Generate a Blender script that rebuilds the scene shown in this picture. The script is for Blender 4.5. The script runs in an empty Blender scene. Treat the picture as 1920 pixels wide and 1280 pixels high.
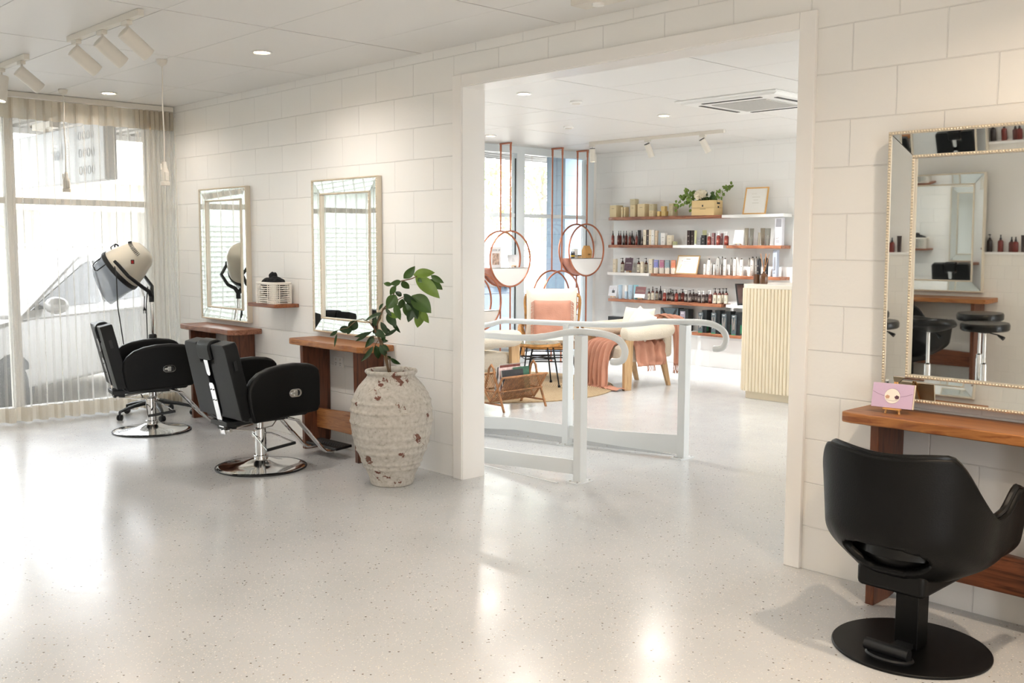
import bpy, bmesh, math, random
from mathutils import Vector, Matrix, Euler, noise
C = bpy.context.scene.collection
S = bpy.context.scene
R = math.radians
PI = math.pi
rnd = random.Random(7)

# ---------------------------------------------------------------- camera
cam_d = bpy.data.cameras.new('camera')
cam = bpy.data.objects.new('camera', cam_d)
C.objects.link(cam)
YAW, PITCH, ROLL = .81, .0963, .0039
fw = Vector((-math.sin(YAW)*math.cos(PITCH), math.cos(YAW)*math.cos(PITCH), -math.sin(PITCH)))
rt = Vector((math.cos(YAW), math.sin(YAW), 0))
up = rt.cross(fw)
rt2 = rt*math.cos(ROLL)+up*math.sin(ROLL)
up2 = -rt*math.sin(ROLL)+up*math.cos(ROLL)
cam.matrix_world = Matrix(((rt2.x, up2.x, -fw.x, 8.3487), (rt2.y, up2.y, -fw.y, -4.0284),
                           (rt2.z, up2.z, -fw.z, 1.4606), (0, 0, 0, 1)))
cam_d.sensor_width = 36
cam_d.lens = 36*1881.35/1920
cam_d.clip_start = .05
cam_d.clip_end = 300
S.camera = cam

# ---------------------------------------------------------------- world, exposure
w = bpy.data.worlds.new('sky')
S.world = w
w.use_nodes = True
bg = w.node_tree.nodes['Background']
bg.inputs[0].default_value = (.92, .96, 1, 1)
bg.inputs[1].default_value = 8.5
S.view_settings.view_transform = 'Standard'
S.view_settings.look = 'None'
S.view_settings.gamma = 1
S.view_settings.use_curve_mapping = False
S.view_settings.exposure = 0.40
S.cycles.max_bounces = 14
S.cycles.diffuse_bounces = 7
S.cycles.glossy_bounces = 7
S.cycles.transparent_max_bounces = 24
S.cycles.transmission_bounces = 8
S.cycles.sample_clamp_indirect = 6
S.cycles.caustics_reflective = False
S.cycles.caustics_refractive = False


def portal(name, loc, rot, sx, sy):
    d = bpy.data.lights.new(name, 'AREA')
    d.shape = 'RECTANGLE'
    d.size, d.size_y = sx, sy
    d.cycles.is_portal = True
    o = bpy.data.objects.new(name, d)
    o.location = loc
    o.rotation_euler = rot
    C.objects.link(o)


portal('daylight_portal', (-.75, -2.7, 1.35), (R(90), 0, R(-90)), 5.4, 2.6)
portal('daylight_portal', (-.75, 3.0, 1.2), (R(90), 0, R(-90)), 5.8, 3.0)
portal('daylight_portal', (11.1, -4.3, 1.3), (R(90), 0, R(90)), 1.5, 2.4)
portal('daylight_portal', (7.4, 4.35, 1.3), (R(90), 0, R(90)), 1.8, 2.4)

LAMP_W = 6


def lamp_light(x, y, z, watts, col=(1, .91, .80), spread=150):
    d = bpy.data.lights.new('downlight_glow', 'AREA')
    d.shape = 'DISK'
    d.size = .09
    d.energy = watts
    d.color = col
    d.spread = R(spread)
    return d


def spot_light(watts, col=(1, .95, .89), size=75):
    d = bpy.data.lights.new('spot_glow', 'SPOT')
    d.energy = watts
    d.color = col
    d.spot_size = R(size)
    d.spot_blend = 1
    d.shadow_soft_size = .03
    return d


# ---------------------------------------------------------------- mesh helpers
class MB:
    def __init__(s):
        s.v, s.f = [], []

    def add(s, vs, fs):
        n = len(s.v)
        s.v += [tuple(p) for p in vs]
        s.f += [tuple(i+n for i in f) for f in fs]
        return s

    def box(s, x0, x1, y0, y1, z0, z1):
        return s.add([(x0, y0, z0), (x1, y0, z0), (x1, y1, z0), (x0, y1, z0), (x0, y0, z1), (x1, y0, z1), (x1, y1, z1), (x0, y1, z1)],
                     [(0, 3, 2, 1), (4, 5, 6, 7), (0, 1, 5, 4), (1, 2, 6, 5), (2, 3, 7, 6), (3, 0, 4, 7)])

    def obox(s, c, size, rot=None):
        m = rot if rot is not None else Matrix.Identity(3)
        a, b, d = [q/2 for q in size]
        vs = [Vector(c)+m @ Vector((i*a, j*b, k*d)) for k in (-1, 1) for i, j in ((-1, -1), (1, -1), (1, 1), (-1, 1))]
        return s.add(vs, [(0, 3, 2, 1), (4, 5, 6, 7), (0, 1, 5, 4), (1, 2, 6, 5), (2, 3, 7, 6), (3, 0, 4, 7)])

    def bar(s, a, b, w, h, upv=(0, 0, 1)):
        a, b = Vector(a), Vector(b)
        d = (b-a).normalized()
        u = Vector(upv)
        x = d.cross(u).normalized()
        y = x.cross(d)
        m = Matrix((x, d, y)).transposed()
        return s.obox((a+b)/2, (w, (b-a).length, h), m)

    def tube(s, pts, r, n=8, closed=False, cap=True, squash=1):
        pts = [Vector(p) for p in pts]
        m = len(pts)
        rs = r if isinstance(r, (list, tuple)) else [r]*m
        t0 = (pts[1]-pts[0]).normalized()
        u = t0.orthogonal().normalized()
        if abs(t0.z) < .9:
            u = (Vector((0, 0, 1))-t0*t0.z).normalized()
        vs = []
        for i, p in enumerate(pts):
            if closed:
                t = (pts[(i+1) % m]-pts[i-1]).normalized()
            else:
                t = (pts[min(i+1, m-1)]-pts[max(i-1, 0)]).normalized()
            u = (u-t*u.dot(t)).normalized()
            v = t.cross(u)
            for k in range(n):
                a = 2*PI*k/n
                vs.append(p+(u*math.cos(a)*squash+v*math.sin(a))*rs[i])
        fs = []
        for i in range(m if closed else m-1):
            j = (i+1) % m
            for k in range(n):
                k2 = (k+1) % n
                fs.append((i*n+k, i*n+k2, j*n+k2, j*n+k))
        if cap and not closed:
            fs.append(tuple(range(n-1, -1, -1)))
            fs.append(tuple((m-1)*n+k for k in range(n)))
        return s.add(vs, fs)

    def lathe(s, prof, n=24, c=(0, 0, 0), rot=None, sx=1, sy=1):
        c = Vector(c)
        m = rot if rot is not None else Matrix.Identity(3)
        vs, fs = [], []
        for r, z in prof:
            for k in range(n):
                a = 2*PI*k/n
                vs.append(c+m @ Vector((r*math.cos(a)*sx, r*math.sin(a)*sy, z)))
        for i in range(len(prof)-1):
            for k in range(n):
                k2 = (k+1) % n
                fs.append((i*n+k, i*n+k2, (i+1)*n+k2, (i+1)*n+k))
        if prof[0][0] > 1e-5:
            fs.append(tuple(range(n-1, -1, -1)))
        if prof[-1][0] > 1e-5:
            fs.append(tuple((len(prof)-1)*n+k for k in range(n)))
        return s.add(vs, fs)

    def prism(s, poly, a, b, ax='y'):
        f = {'x': lambda p, t: (t, p[0], p[1]), 'y': lambda p, t: (p[0], t, p[1]), 'z': lambda p, t: (p[0], p[1], t)}[ax]
        n = len(poly)
        vs = [f(p, a) for p in poly]+[f(p, b) for p in poly]
        fs = [tuple(range(n)), tuple(range(2*n-1, n-1, -1))]
        for i in range(n):
            j = (i+1) % n
            fs.append((i, i+n, j+n, j))
        return s.add(vs, fs)

    def sphere(s, c, r, n=12, m=8, sz=1, rot=None):
        return s.lathe([(max(1e-6, r*math.sin(PI*i/m)), -r*math.cos(PI*i/m)*sz) for i in range(m+1)], n, c, rot)

    def grid(s, fn, nu, nv, cu=False, skip=None):
        vs = [fn(i/(nu if cu else nu-1), j/(nv-1)) for j in range(nv) for i in range(nu)]
        fs = []
        for j in range(nv-1):
            for i in range(nu if cu else nu-1):
                if skip and skip(i, j):
                    continue
                i2 = (i+1) % nu
                fs.append((j*nu+i, j*nu+i2, (j+1)*nu+i2, (j+1)*nu+i))
        return s.add(vs, fs)

    def build(s, name, mat, parent=None, bev=0, seg=2, sub=0, solid=0, smooth=True, loc=None, ang=35, off=-1):
        me = bpy.data.meshes.new(name)
        me.from_pydata(s.v, [], s.f)
        bm = bmesh.new()
        bm.from_mesh(me)
        if not solid:
            bmesh.ops.recalc_face_normals(bm, faces=bm.faces)
        bm.to_mesh(me)
        bm.free()
        o = bpy.data.objects.new(name, me)
        if mat:
            me.materials.append(mat)
        C.objects.link(o)
        if loc:
            o.location = loc
        if parent:
            o.parent = parent
        if solid:
            q = o.modifiers.new('solid', 'SOLIDIFY')
            q.thickness = solid
            q.offset = off
        if bev:
            q = o.modifiers.new('bevel', 'BEVEL')
            q.width = bev
            q.segments = seg
            q.limit_method = 'ANGLE'
            q.angle_limit = R(30)
            q.harden_normals = True
        if sub:
            q = o.modifiers.new('sub', 'SUBSURF')
            q.levels = q.render_levels = sub
        if smooth:
            for p in me.polygons:
                p.use_smooth = True
            if not bev and not sub:
                me.set_sharp_from_angle(angle=R(ang))
        return o


def tag(o, label=None, cat=None, group=None, kind=None):
    for k, x in (('label', label), ('category', cat), ('group', group), ('kind', kind)):
        if x:
            o[k] = x
    return o


def thing(name, label, cat, loc=(0, 0, 0), rz=0, group=None):
    o = bpy.data.objects.new(name, None)
    o.empty_display_size = .05
    C.objects.link(o)
    o.location = loc
    o.rotation_euler = (0, 0, rz)
    return tag(o, label, cat, group)


def struct(name, mb, mat, parent=None, **k):
    o = mb.build(name, mat, parent, **k)
    if not parent:
        o['kind'] = 'structure'
    return o


def dup(root, loc, rz=0, label=None, group=None):
    r = root.copy()
    C.objects.link(r)
    r.location = loc
    r.rotation_euler = (0, 0, rz)
    if label:
        r['label'] = label
    if group:
        r['group'] = group
    for ch in list(root.children):
        c = ch.copy()
        C.objects.link(c)
        c.parent = r
        for g in list(ch.children):
            d = g.copy()
            C.objects.link(d)
            d.parent = c
    return r


def text_mesh(s, size, mat, parent, loc, rot=(R(90), 0, 0), name='lettering', ext=.0006, mirror=False, align='CENTER', sx=1):
    cu = bpy.data.curves.new(name, 'FONT')
    cu.body = s
    cu.size = size
    cu.extrude = ext
    cu.align_x = align
    cu.align_y = 'CENTER'
    cu.resolution_u = 3
    t = bpy.data.objects.new(name+'_t', cu)
    C.objects.link(t)
    bpy.context.view_layer.update()
    me = bpy.data.meshes.new_from_object(t)
    bpy.data.objects.remove(t)
    o = bpy.data.objects.new(name, me)
    me.materials.clear()
    me.materials.append(mat)
    C.objects.link(o)
    o.parent = parent
    o.location = loc
    o.rotation_euler = rot
    o.scale = (-sx if mirror else sx, 1, 1)
    return o


# ---------------------------------------------------------------- materials
def srgb(h):
    if isinstance(h, str):
        c = [int(h[i:i+2], 16)/255 for i in (0, 2, 4)]
        return tuple(x/12.92 if x <= .04045 else ((x+.055)/1.055)**2.4 for x in c)
    return h


class NT:
    def __init__(s, name):
        s.m = bpy.data.materials.new(name)
        s.m.use_nodes = True
        s.t = s.m.node_tree
        s.b = s.t.nodes['Principled BSDF']
        s.out = s.t.nodes['Material Output']

    def n(s, typ, **k):
        x = s.t.nodes.new('ShaderNode'+typ)
        for a, v in k.items():
            if a.startswith('i_'):
                x.inputs[a[2:].replace('_', ' ')].default_value = v
            else:
                setattr(x, a, v)
        return x

    def l(s, a, b):
        s.t.links.new(a, b)

    def ramp(s, fac, stops):
        r = s.n('ValToRGB')
        e = r.color_ramp.elements
        while len(e) > 1:
            e.remove(e[-1])
        e[0].position, e[0].color = stops[0][0], (*srgb(stops[0][1]), 1)
        for p, c in stops[1:]:
            q = e.new(p)
            q.color = (*srgb(c), 1)
        s.l(fac, r.inputs[0])
        return r.outputs[0]

    def coords(s, scale=(1, 1, 1), loc=(0, 0, 0), rot=(0, 0, 0), geo=False):
        tc = s.n('TexCoord')
        mp = s.n('Mapping')
        mp.inputs['Scale'].default_value = scale
        mp.inputs['Location'].default_value = loc
        mp.inputs['Rotation'].default_value = rot
        src = s.n('NewGeometry').outputs['Position'] if geo else tc.outputs['Object']
        s.l(src, mp.inputs[0])
        return mp.outputs[0]


def mat(name, col, rough=.5, metal=0, spec=.5, alpha=1, bump=0, bscale=40, emit=0, trans=0, coat=0, sheen=0, var=0, vscale=6):
    t = NT(name)
    c = srgb(col)
    b = t.b
    b.inputs['Base Color'].default_value = (*c, 1)
    b.inputs['Roughness'].default_value = rough
    b.inputs['Metallic'].default_value = metal
    b.inputs['Specular IOR Level'].default_value = spec
    b.inputs['Alpha'].default_value = alpha
    b.inputs['Coat Weight'].default_value = coat
    b.inputs['Sheen Weight'].default_value = sheen
    b.inputs['Transmission Weight'].default_value = trans
    if emit:
        b.inputs['Emission Color'].default_value = (*c, 1)
        b.inputs['Emission Strength'].default_value = emit
    if bump or var:
        co = t.coords()
        nz = t.n('TexNoise')
        nz.inputs['Scale'].default_value = bscale
        nz.inputs['Detail'].default_value = 4
        t.l(co, nz.inputs['Vector'])
        if bump:
            bp = t.n('Bump')
            bp.inputs['Strength'].default_value = bump
            bp.inputs['Distance'].default_value = .01
            t.l(nz.outputs[0], bp.inputs['Height'])
            t.l(bp.outputs[0], b.inputs['Normal'])
        if var:
            n2 = t.n('TexNoise')
            n2.inputs['Scale'].default_value = vscale
            t.l(co, n2.inputs['Vector'])
            a = tuple(max(0, x*(1-var)) for x in c)
            d = tuple(min(1, x*(1+var)) for x in c)
            t.l(t.ramp(n2.outputs[0], [(.3, a), (.7, d)]), b.inputs['Base Color'])
    return t.m


def block_wall(name, col, bw=.4, bh=.2, mortar=.0036, loc=(.2, 0, 0), axis='xz', bump=.5, tint=1.0):
    t = NT(name)
    tc = t.n('NewGeometry').outputs['Position']
    sp = t.n('SeparateXYZ')
    t.l(tc, sp.inputs[0])
    cb = t.n('CombineXYZ')
    t.l(sp.outputs[0 if axis[0] == 'x' else 1], cb.inputs[0])
    t.l(sp.outputs[2], cb.inputs[1])
    # the joints wander a little, as laid by hand
    mp = t.n('Mapping')
    mp.inputs['Location'].default_value = loc
    t.l(cb.outputs[0], mp.inputs[0])
    nz = t.n('TexNoise')
    nz.inputs['Scale'].default_value = 3
    t.l(mp.outputs[0], nz.inputs['Vector'])
    ad = t.n('MixRGB', blend_type='ADD')
    ad.inputs[0].default_value = .006
    t.l(mp.outputs[0], ad.inputs[1])
    t.l(nz.outputs[1], ad.inputs[2])
    br = t.n('TexBrick')
    br.offset = .5
    br.inputs['Scale'].default_value = 1
    br.inputs['Brick Width'].default_value = bw
    br.inputs['Row Height'].default_value = bh
    br.inputs['Mortar Size'].default_value = mortar
    br.inputs['Mortar Smooth'].default_value = .6
    t.l(ad.outputs[0], br.inputs['Vector'])
    c = srgb(col)
    br.inputs['Color1'].default_value = (*c, 1)
    br.inputs['Color2'].default_value = (*[x*.975 for x in c], 1)
    br.inputs['Mortar'].default_value = (*[x*.94*tint for x in c], 1)  # on painted blocks this darker joint is shadow put into the colour
    t.l(br.outputs[0], t.b.inputs['Base Color'])
    n2 = t.n('TexNoise')
    n2.inputs['Scale'].default_value = 55
    n2.inputs['Detail'].default_value = 5
    t.l(tc, n2.inputs['Vector'])
    m = t.n('Math', operation='MULTIPLY_ADD')
    m.inputs[1].default_value = -1.0
    t.l(br.outputs['Fac'], m.inputs[0])
    m2 = t.n('Math', operation='MULTIPLY')
    m2.inputs[1].default_value = .16
    t.l(n2.outputs[0], m2.inputs[0])
    t.l(m2.outputs[0], m.inputs[2])
    bp = t.n('Bump')
    bp.inputs['Strength'].default_value = bump
    bp.inputs['Distance'].default_value = .008
    t.l(m.outputs[0], bp.inputs['Height'])
    t.l(bp.outputs[0], t.b.inputs['Normal'])
    t.b.inputs['Roughness'].default_value = .45
    return t.m


def terrazzo():
    t = NT('terrazzo')
    tc = t.n('NewGeometry').outputs['Position']
    base = t.n('TexNoise')
    base.inputs['Scale'].default_value = 1.3
    base.inputs['Detail'].default_value = 6
    t.l(tc, base.inputs['Vector'])
    cb = t.ramp(base.outputs[0], [(.3, 'bdbfc0'), (.7, 'c9cacb')])

    def flecks(scale, thr, soft):
        v = t.n('TexVoronoi')
        v.inputs['Scale'].default_value = scale
        v.inputs['Randomness'].default_value = 1
        t.l(tc, v.inputs['Vector'])
        sz = t.n('Math', operation='MULTIPLY')
        sc = t.n('SeparateColor')
        t.l(v.outputs['Color'], sc.inputs[0])
        t.l(sc.outputs[0], sz.inputs[0])
        sz.inputs[1].default_value = thr
        lt = t.n('Math', operation='LESS_THAN')
        t.l(v.outputs['Distance'], lt.inputs[0])
        t.l(sz.outputs[0], lt.inputs[1])
        return lt.outputs[0], sc.outputs[1]

    def mixc(a, fac, col):
        mx = t.n('MixRGB')
        t.l(fac, mx.inputs[0])
        t.l(a, mx.inputs[1])
        if isinstance(col, str):
            mx.inputs[2].default_value = (*srgb(col), 1)
        else:
            t.l(col, mx.inputs[2])
        return mx.outputs[0]
    f1, r1 = flecks(130, .40, 0)
    c1 = mixc(cb, f1, t.ramp(r1, [(0, 'b5aea4'), (.5, 'ebe8e2'), (1, 'c6c0b7')]))
    f2, r2 = flecks(44, .20, 0)
    gt = t.n('Math', operation='GREATER_THAN')
    t.l(r2, gt.inputs[0])
    gt.inputs[1].default_value = .35
    mm = t.n('Math', operation='MULTIPLY')
    t.l(f2, mm.inputs[0])
    t.l(gt.outputs[0], mm.inputs[1])
    c2 = mixc(c1, mm.outputs[0], t.ramp(r2, [(.35, '7d7264'), (.6, '4d443c'), (1, '968878')]))
    t.l(c2, t.b.inputs['Base Color'])
    n3 = t.n('TexNoise')
    n3.inputs['Scale'].default_value = 4
    n3.inputs['Detail'].default_value = 5
    t.l(tc, n3.inputs['Vector'])
    mr = t.n('MapRange')
    mr.inputs[3].default_value = .13
    mr.inputs[4].default_value = .30
    t.l(n3.outputs[0], mr.inputs[0])
    t.l(mr.outputs[0], t.b.inputs['Roughness'])
    n4 = t.n('TexNoise')
    n4.inputs['Scale'].default_value = 9
    t.l(tc, n4.inputs['Vector'])
    bp = t.n('Bump')
    bp.inputs['Strength'].default_value = .06
    bp.inputs['Distance'].default_value = .01
    t.l(n4.outputs[0], bp.inputs['Height'])
    t.l(bp.outputs[0], t.b.inputs['Normal'])
    return t.m


def wood(name, dark, light, axis='x', rough=.38, scale=1):
    t = NT(name)
    sc = {'x': (1.2, 14, 14), 'y': (14, 1.2, 14), 'z': (14, 14, 1.2)}[axis]
    co = t.coords(tuple(q*scale for q in sc))
    n1 = t.n('TexNoise')
    n1.inputs['Scale'].default_value = 1.6
    n1.inputs['Detail'].default_value = 7
    n1.inputs['Distortion'].default_value = 1.2
    t.l(co, n1.inputs['Vector'])
    col = t.ramp(n1.outputs[0], [(.3, dark), (.52, light), (.62, dark), (.8, light)])
    t.l(col, t.b.inputs['Base Color'])
    t.b.inputs['Roughness'].default_value = rough
    bp = t.n('Bump')
    bp.inputs['Strength'].default_value = .15
    bp.inputs['Distance'].default_value = .004
    t.l(n1.outputs[0], bp.inputs['Height'])
    t.l(bp.outputs[0], t.b.inputs['Normal'])
    return t.m


def glass_mat(name, tint=(1, 1, 1), refl=.06):
    t = NT(name)
    t.t.nodes.remove(t.b)
    tr = t.n('BsdfTransparent')
    tr.inputs[0].default_value = (*tint, 1)
    gl = t.n('BsdfGlossy')
    gl.inputs['Roughness'].default_value = .02
    fr = t.n('Fresnel')
    fr.inputs[0].default_value = 1.3
    mx = t.n('MixShader')
    t.l(fr.outputs[0], mx.inputs[0])
    t.l(tr.outputs[0], mx.inputs[1])
    t.l(gl.outputs[0], mx.inputs[2])
    t.l(mx.outputs[0], t.out.inputs[0])
    return t.m


def sheer_mat(name, col, dens):
    t = NT(name)
    t.t.nodes.remove(t.b)
    tr = t.n('BsdfTransparent')
    df = t.n('BsdfDiffuse')
    df.inputs[0].default_value = (*srgb(col), 1)
    tl = t.n('BsdfTranslucent')
    tl.inputs[0].default_value = (*srgb(col), 1)
    m1 = t.n('MixShader')
    m1.inputs[0].default_value = .5
    t.l(df.outputs[0], m1.inputs[1])
    t.l(tl.outputs[0], m1.inputs[2])
    # woven threads: density rises where the cloth is seen edge on
    lw = t.n('LayerWeight')
    lw.inputs[0].default_value = .35
    mr = t.n('MapRange')
    mr.inputs[3].default_value = dens
    mr.inputs[4].default_value = min(1, dens+.5)
    t.l(lw.outputs['Facing'], mr.inputs[0])
    co = t.coords((1, 1, 1))
    wv = t.n('TexNoise')
    wv.inputs['Scale'].default_value = 260
    t.l(co, wv.inputs['Vector'])
    ad = t.n('Math', operation='MULTIPLY_ADD')
    ad.inputs[1].default_value = .25
    t.l(wv.outputs[0], ad.inputs[0])
    sb = t.n('Math', operation='SUBTRACT')
    t.l(mr.outputs[0], sb.inputs[0])
    sb.inputs[1].default_value = .125
    t.l(sb.outputs[0], ad.inputs[2])
    ad.use_clamp = True
    m2 = t.n('MixShader')
    t.l(ad.outputs[0], m2.inputs[0])
    t.l(tr.outputs[0], m2.inputs[1])
    t.l(m1.outputs[0], m2.inputs[2])
    t.l(m2.outputs[0], t.out.inputs[0])
    return t.m


M = {}
M['block'] = block_wall('painted_block', 'ecebe8', bump=.55, tint=.96)
M['block_cool'] = block_wall('painted_block_retail', 'f5f5f4', bump=.4, loc=(.13, 0, 0))
M['tile'] = block_wall('square_tile', 'e4e0d8', .12, .12, .0025, (0, 0, 0), bump=.35)
M['plaster'] = mat('painted_plaster', 'eae8e4', .5, bump=.05)
M['trim'] = mat('gloss_trim_paint', 'eeece9', .3)
M['ceil'] = mat('ceiling_paint', 'e6e5e3', .45)
M['gap'] = mat('ceiling_gap', '6b655c', .8)
M['terrazzo'] = terrazzo()
M['wood_red'] = wood('red_hardwood', '42210f', '78452a')
M['wood_red_z'] = wood('red_hardwood_upright', '3d2013', '6e3f28', 'z')
M['wood_top'] = wood('oiled_slab', '7d4726', 'a8703f')
M['wood_topa'] = wood('weathered_slab', '6b3d2a', '9c6a50')
M['wood_shelf'] = wood('shelf_timber', '70402a', 'a1694a')
M['wood_oak'] = wood('pale_oak', 'b08c62', 'c6a47a', 'z')
M['wood_pine'] = mat('pine', 'd8a867', .5)
M['bark'] = mat('raw_edge', 'b79a80', .8, bump=.6, bscale=60, var=.25, vscale=30)
M['black'] = mat('black_leather', '050505', .42, spec=.22, bump=.10, bscale=180)
M['black_gloss'] = mat('black_vinyl', '040404', .3, spec=.35, bump=.04, bscale=120)
M['grey_leather'] = mat('black_leather_back', '0a0b0c', .42, spec=.28, bump=.08, bscale=160)
M['plastic'] = mat('black_plastic', '101113', .45)
M['matt_black'] = mat('matt_black_steel', '050505', .45, spec=.25)
M['chrome'] = mat('chrome', 'e4e4e4', .08, 1)
M['steel'] = mat('brushed_steel', 'cfcdca', .3, 1)
M['white_metal'] = mat('white_powder_coat', 'dcdfdf', .3)
M['white'] = mat('white_lacquer', 'efefed', .35)
M['fitting'] = mat('white_fitting', 'dcd7cd', .4)
M['mirror'] = mat('mirror_glass', 'eef1f0', .015, 1)
M['champagne'] = mat('champagne_frame', 'ddd3c2', .35, .5)
M['beads'] = mat('champagne_beads', 'e2d6c0', .28, .6)
M['copper'] = mat('copper_tube', 'b5745a', .32, .7)
M['coral'] = mat('coral_panel', 'cf8f7c', .5)
M['cream'] = mat('cream_plastic', 'e6dfcf', .22)
M['visor'] = mat('smoky_visor', 'a4aebb', .15, alpha=.5)
M['glass'] = glass_mat('clear_glass')
M['sheer'] = sheer_mat('sheer_linen', 'f6f4ef', .19)
M['sheer_dense'] = sheer_mat('doubled_linen', 'd6cdbd', .80)
M['rattan'] = mat('rattan', 'b07f45', .5, bump=.3, bscale=90, var=.3, vscale=25)
M['rattan_d'] = mat('dark_rattan', '9a6a42', .5, bump=.3, bscale=90, var=.35, vscale=25)
M['boucle'] = mat('cream_boucle', 'e2d8c6', .95, bump=.8, bscale=140, sheen=.3)
M['linen_w'] = mat('white_linen', 'ece6da', .9, bump=.3, bscale=60)
M['linen_p'] = mat('dusty_pink_linen', 'cc9580', .9, bump=.3, bscale=80, var=.08)
M['throw'] = mat('terracotta_throw', 'bd8973', .92, bump=.35, bscale=90, var=.1)
M['frame_blue'] = mat('grey_blue_aluminium', 'd8e0e4', .35, 0)
M['frame_warm'] = mat('anodised_frame', 'd4cfc6', .4, 0)
M['lamp_on'] = mat('lamp_diffuser', 'fff3e0', .5, emit=6)
M['leaf'] = mat('leaf_green', '3f5c22', .38, var=.35, vscale=9)
M['leaf_d'] = mat('leaf_dark', '27401c', .35, var=.3, vscale=9)
M['leaf_l'] = mat('leaf_light', '6f8a34', .38, var=.25, vscale=9)
M['stem'] = mat('stem_brown', '6b5238', .7)
M['soil'] = mat('potting_soil', '2c221a', .95, bump=.8)
M['wicker_w'] = mat('white_wicker', 'ece7de', .6, bump=.2)
M['towel'] = mat('black_towelling', '151517', .95, bump=.8, bscale=160)
M['red_switch'] = mat('red_switch', 'c0231c', .35)
M['counter'] = mat('cream_fluting', 'e6dac2', .45)
M['stone'] = mat('pale_stone_top', 'e4ded2', .25, var=.04)
# ---------------------------------------------------------------- the shell
H = 2.65
HW = H+.06      # walls run up past the ceiling sheet
XL, XR, YB, YF, YS = -.6, 10.9, -5.62, 0.0, 6.02
OX0, OX1, OZ = 3.69, 5.95, 2.40

# floors (the retail floor is cut open for the entrance ramp)
m = MB()
m.box(XL, XR, YB, .165, -.2, 0)
m.box(XL, 7.2, .165, .37, -.2, 0)
m.box(4.2, 7.2, .37, 1.57, -.2, 0)
m.box(XL, 7.2, 1.57, YS, -.2, 0)
struct('floor', m, M['terrazzo'], smooth=False)
m = MB()
zr = -.061*(4.2-XL)
m.prism([(4.2, 0), (XL, zr), (XL, zr-.1), (4.2, -.1)], .37, 1.57, 'y')
struct('floor_ramp', m, M['terrazzo'], smooth=False)
m = MB()
m.box(XL, 4.15, .352, .368, -.0, .003)
struct('trim_ramp_edge', m, M['white_metal'], smooth=False)


def tiled_ceiling(name, x0, x1, y0, y1, px, py, dx, dy):
    m = MB()
    xs = [x0]+[px+dx*k for k in range(-20, 30) if x0+.02 < px+dx*k < x1-.02]+[x1]
    ys = [y0]+[py+dy*k for k in range(-30, 30) if y0+.02 < py+dy*k < y1-.02]+[y1]
    q = random.Random(3)
    for i in range(len(xs)-1):
        for j in range(len(ys)-1):
            z = H+q.uniform(0, .0012)
            m.box(xs[i]+.006, xs[i+1]-.006, ys[j]+.002, ys[j+1]-.002, z, z+.012)
    struct(name, m, M['ceil'], smooth=False)
    m = MB()
    m.box(x0-.1, x1+.1, y0-.1, y1+.1, H+.018, H+.12)
    return m


m = tiled_ceiling('ceiling', XL, XR, YB, YF, .88, -.46, 1.205, .615)
m2 = tiled_ceiling('ceiling_retail', XL, 7.2, .165, YS, 1.98, 1.87, 1.205, .61)
m.add(m2.v, m2.f)
struct('ceiling_backing', m, M['gap'], smooth=False)

# dividing block wall with the opening
m = MB()
m.box(XL, OX0-.02, 0, .15, 0, HW)
m.box(OX1+.02, XR, 0, .15, 0, HW)
m.box(OX0-.02, OX1+.02, 0, .15, OZ+.02, HW)
struct('wall_middle', m, M['block'], smooth=False)
# opening lining and architrave
m = MB()
m.box(OX0-.02, OX0, -.012, .168, 0, OZ+.02)
m.box(OX1, OX1+.02, -.012, .168, 0, OZ+.02)
m.box(OX0, OX1, -.012, .168, OZ, OZ+.02)
struct('trim_1', m, M['trim'], smooth=False)
m = MB()
for y0, y1 in ((-.022, 0), (.15, .17)):
    m.box(OX0-.085, OX0-.004, y0, y1, 0, OZ+.075)
    m.box(OX1+.004, OX1+.085, y0, y1, 0, OZ+.075)
    m.box(OX0-.004, OX1+.004, y0, y1, OZ+.004, OZ+.075)
struct('trim_2', m, M['trim'], bev=.004)

# shelf wall, retail right wall
m = MB()
m.box(XL-.1, 7.2, YS, YS+.15, -.3, HW)
struct('wall_shelves', m, M['block_cool'], smooth=False)
m = MB()
m.box(7.2, 7.35, 0, 3.4, 0, HW)
m.box(7.2, 7.35, 5.3, YS, 0, HW)
m.box(7.2, 7.35, 3.4, 5.3, 2.5, HW)
struct('wall_retail_right', m, M['plaster'], smooth=False)
# front wall: narrow solid pieces beside the glazing
m = MB()
m.box(XL-.1, XL, 5.95, YS, -.3, HW)
struct('wall_front_corner', m, M['plaster'], smooth=False)
m = MB()
m.box(XL-.1, XL+.02, -.03, .165, -.3, HW)
struct('wall_front_pier', m, M['plaster'], smooth=False)
# back wall, with a tiled dado that boxes out below a ledge
m = MB()
m.box(XL, XR, YB-.15, YB, 0, HW)
struct('wall_back', m, M['plaster'], smooth=False)
m = MB()
m.box(2.6, XR, YB, -5.5, 0, 1.18)
struct('wall_back_dado', m, M['tile'], smooth=False)
m = MB()
m.box(2.6, XR, YB, -5.49, 1.18, 1.2)
struct('trim_3', m, M['trim'], smooth=False)
# far right wall with an added, unseen opening that brings in daylight
m = MB()
m.box(XR, XR+.15, YB, -5.1, 0, HW)
m.box(XR, XR+.15, -3.5, 0, 0, HW)
m.box(XR, XR+.15, -5.1, -3.5, 2.5, HW)
struct('wall_right', m, M['plaster'], smooth=False)


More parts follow.
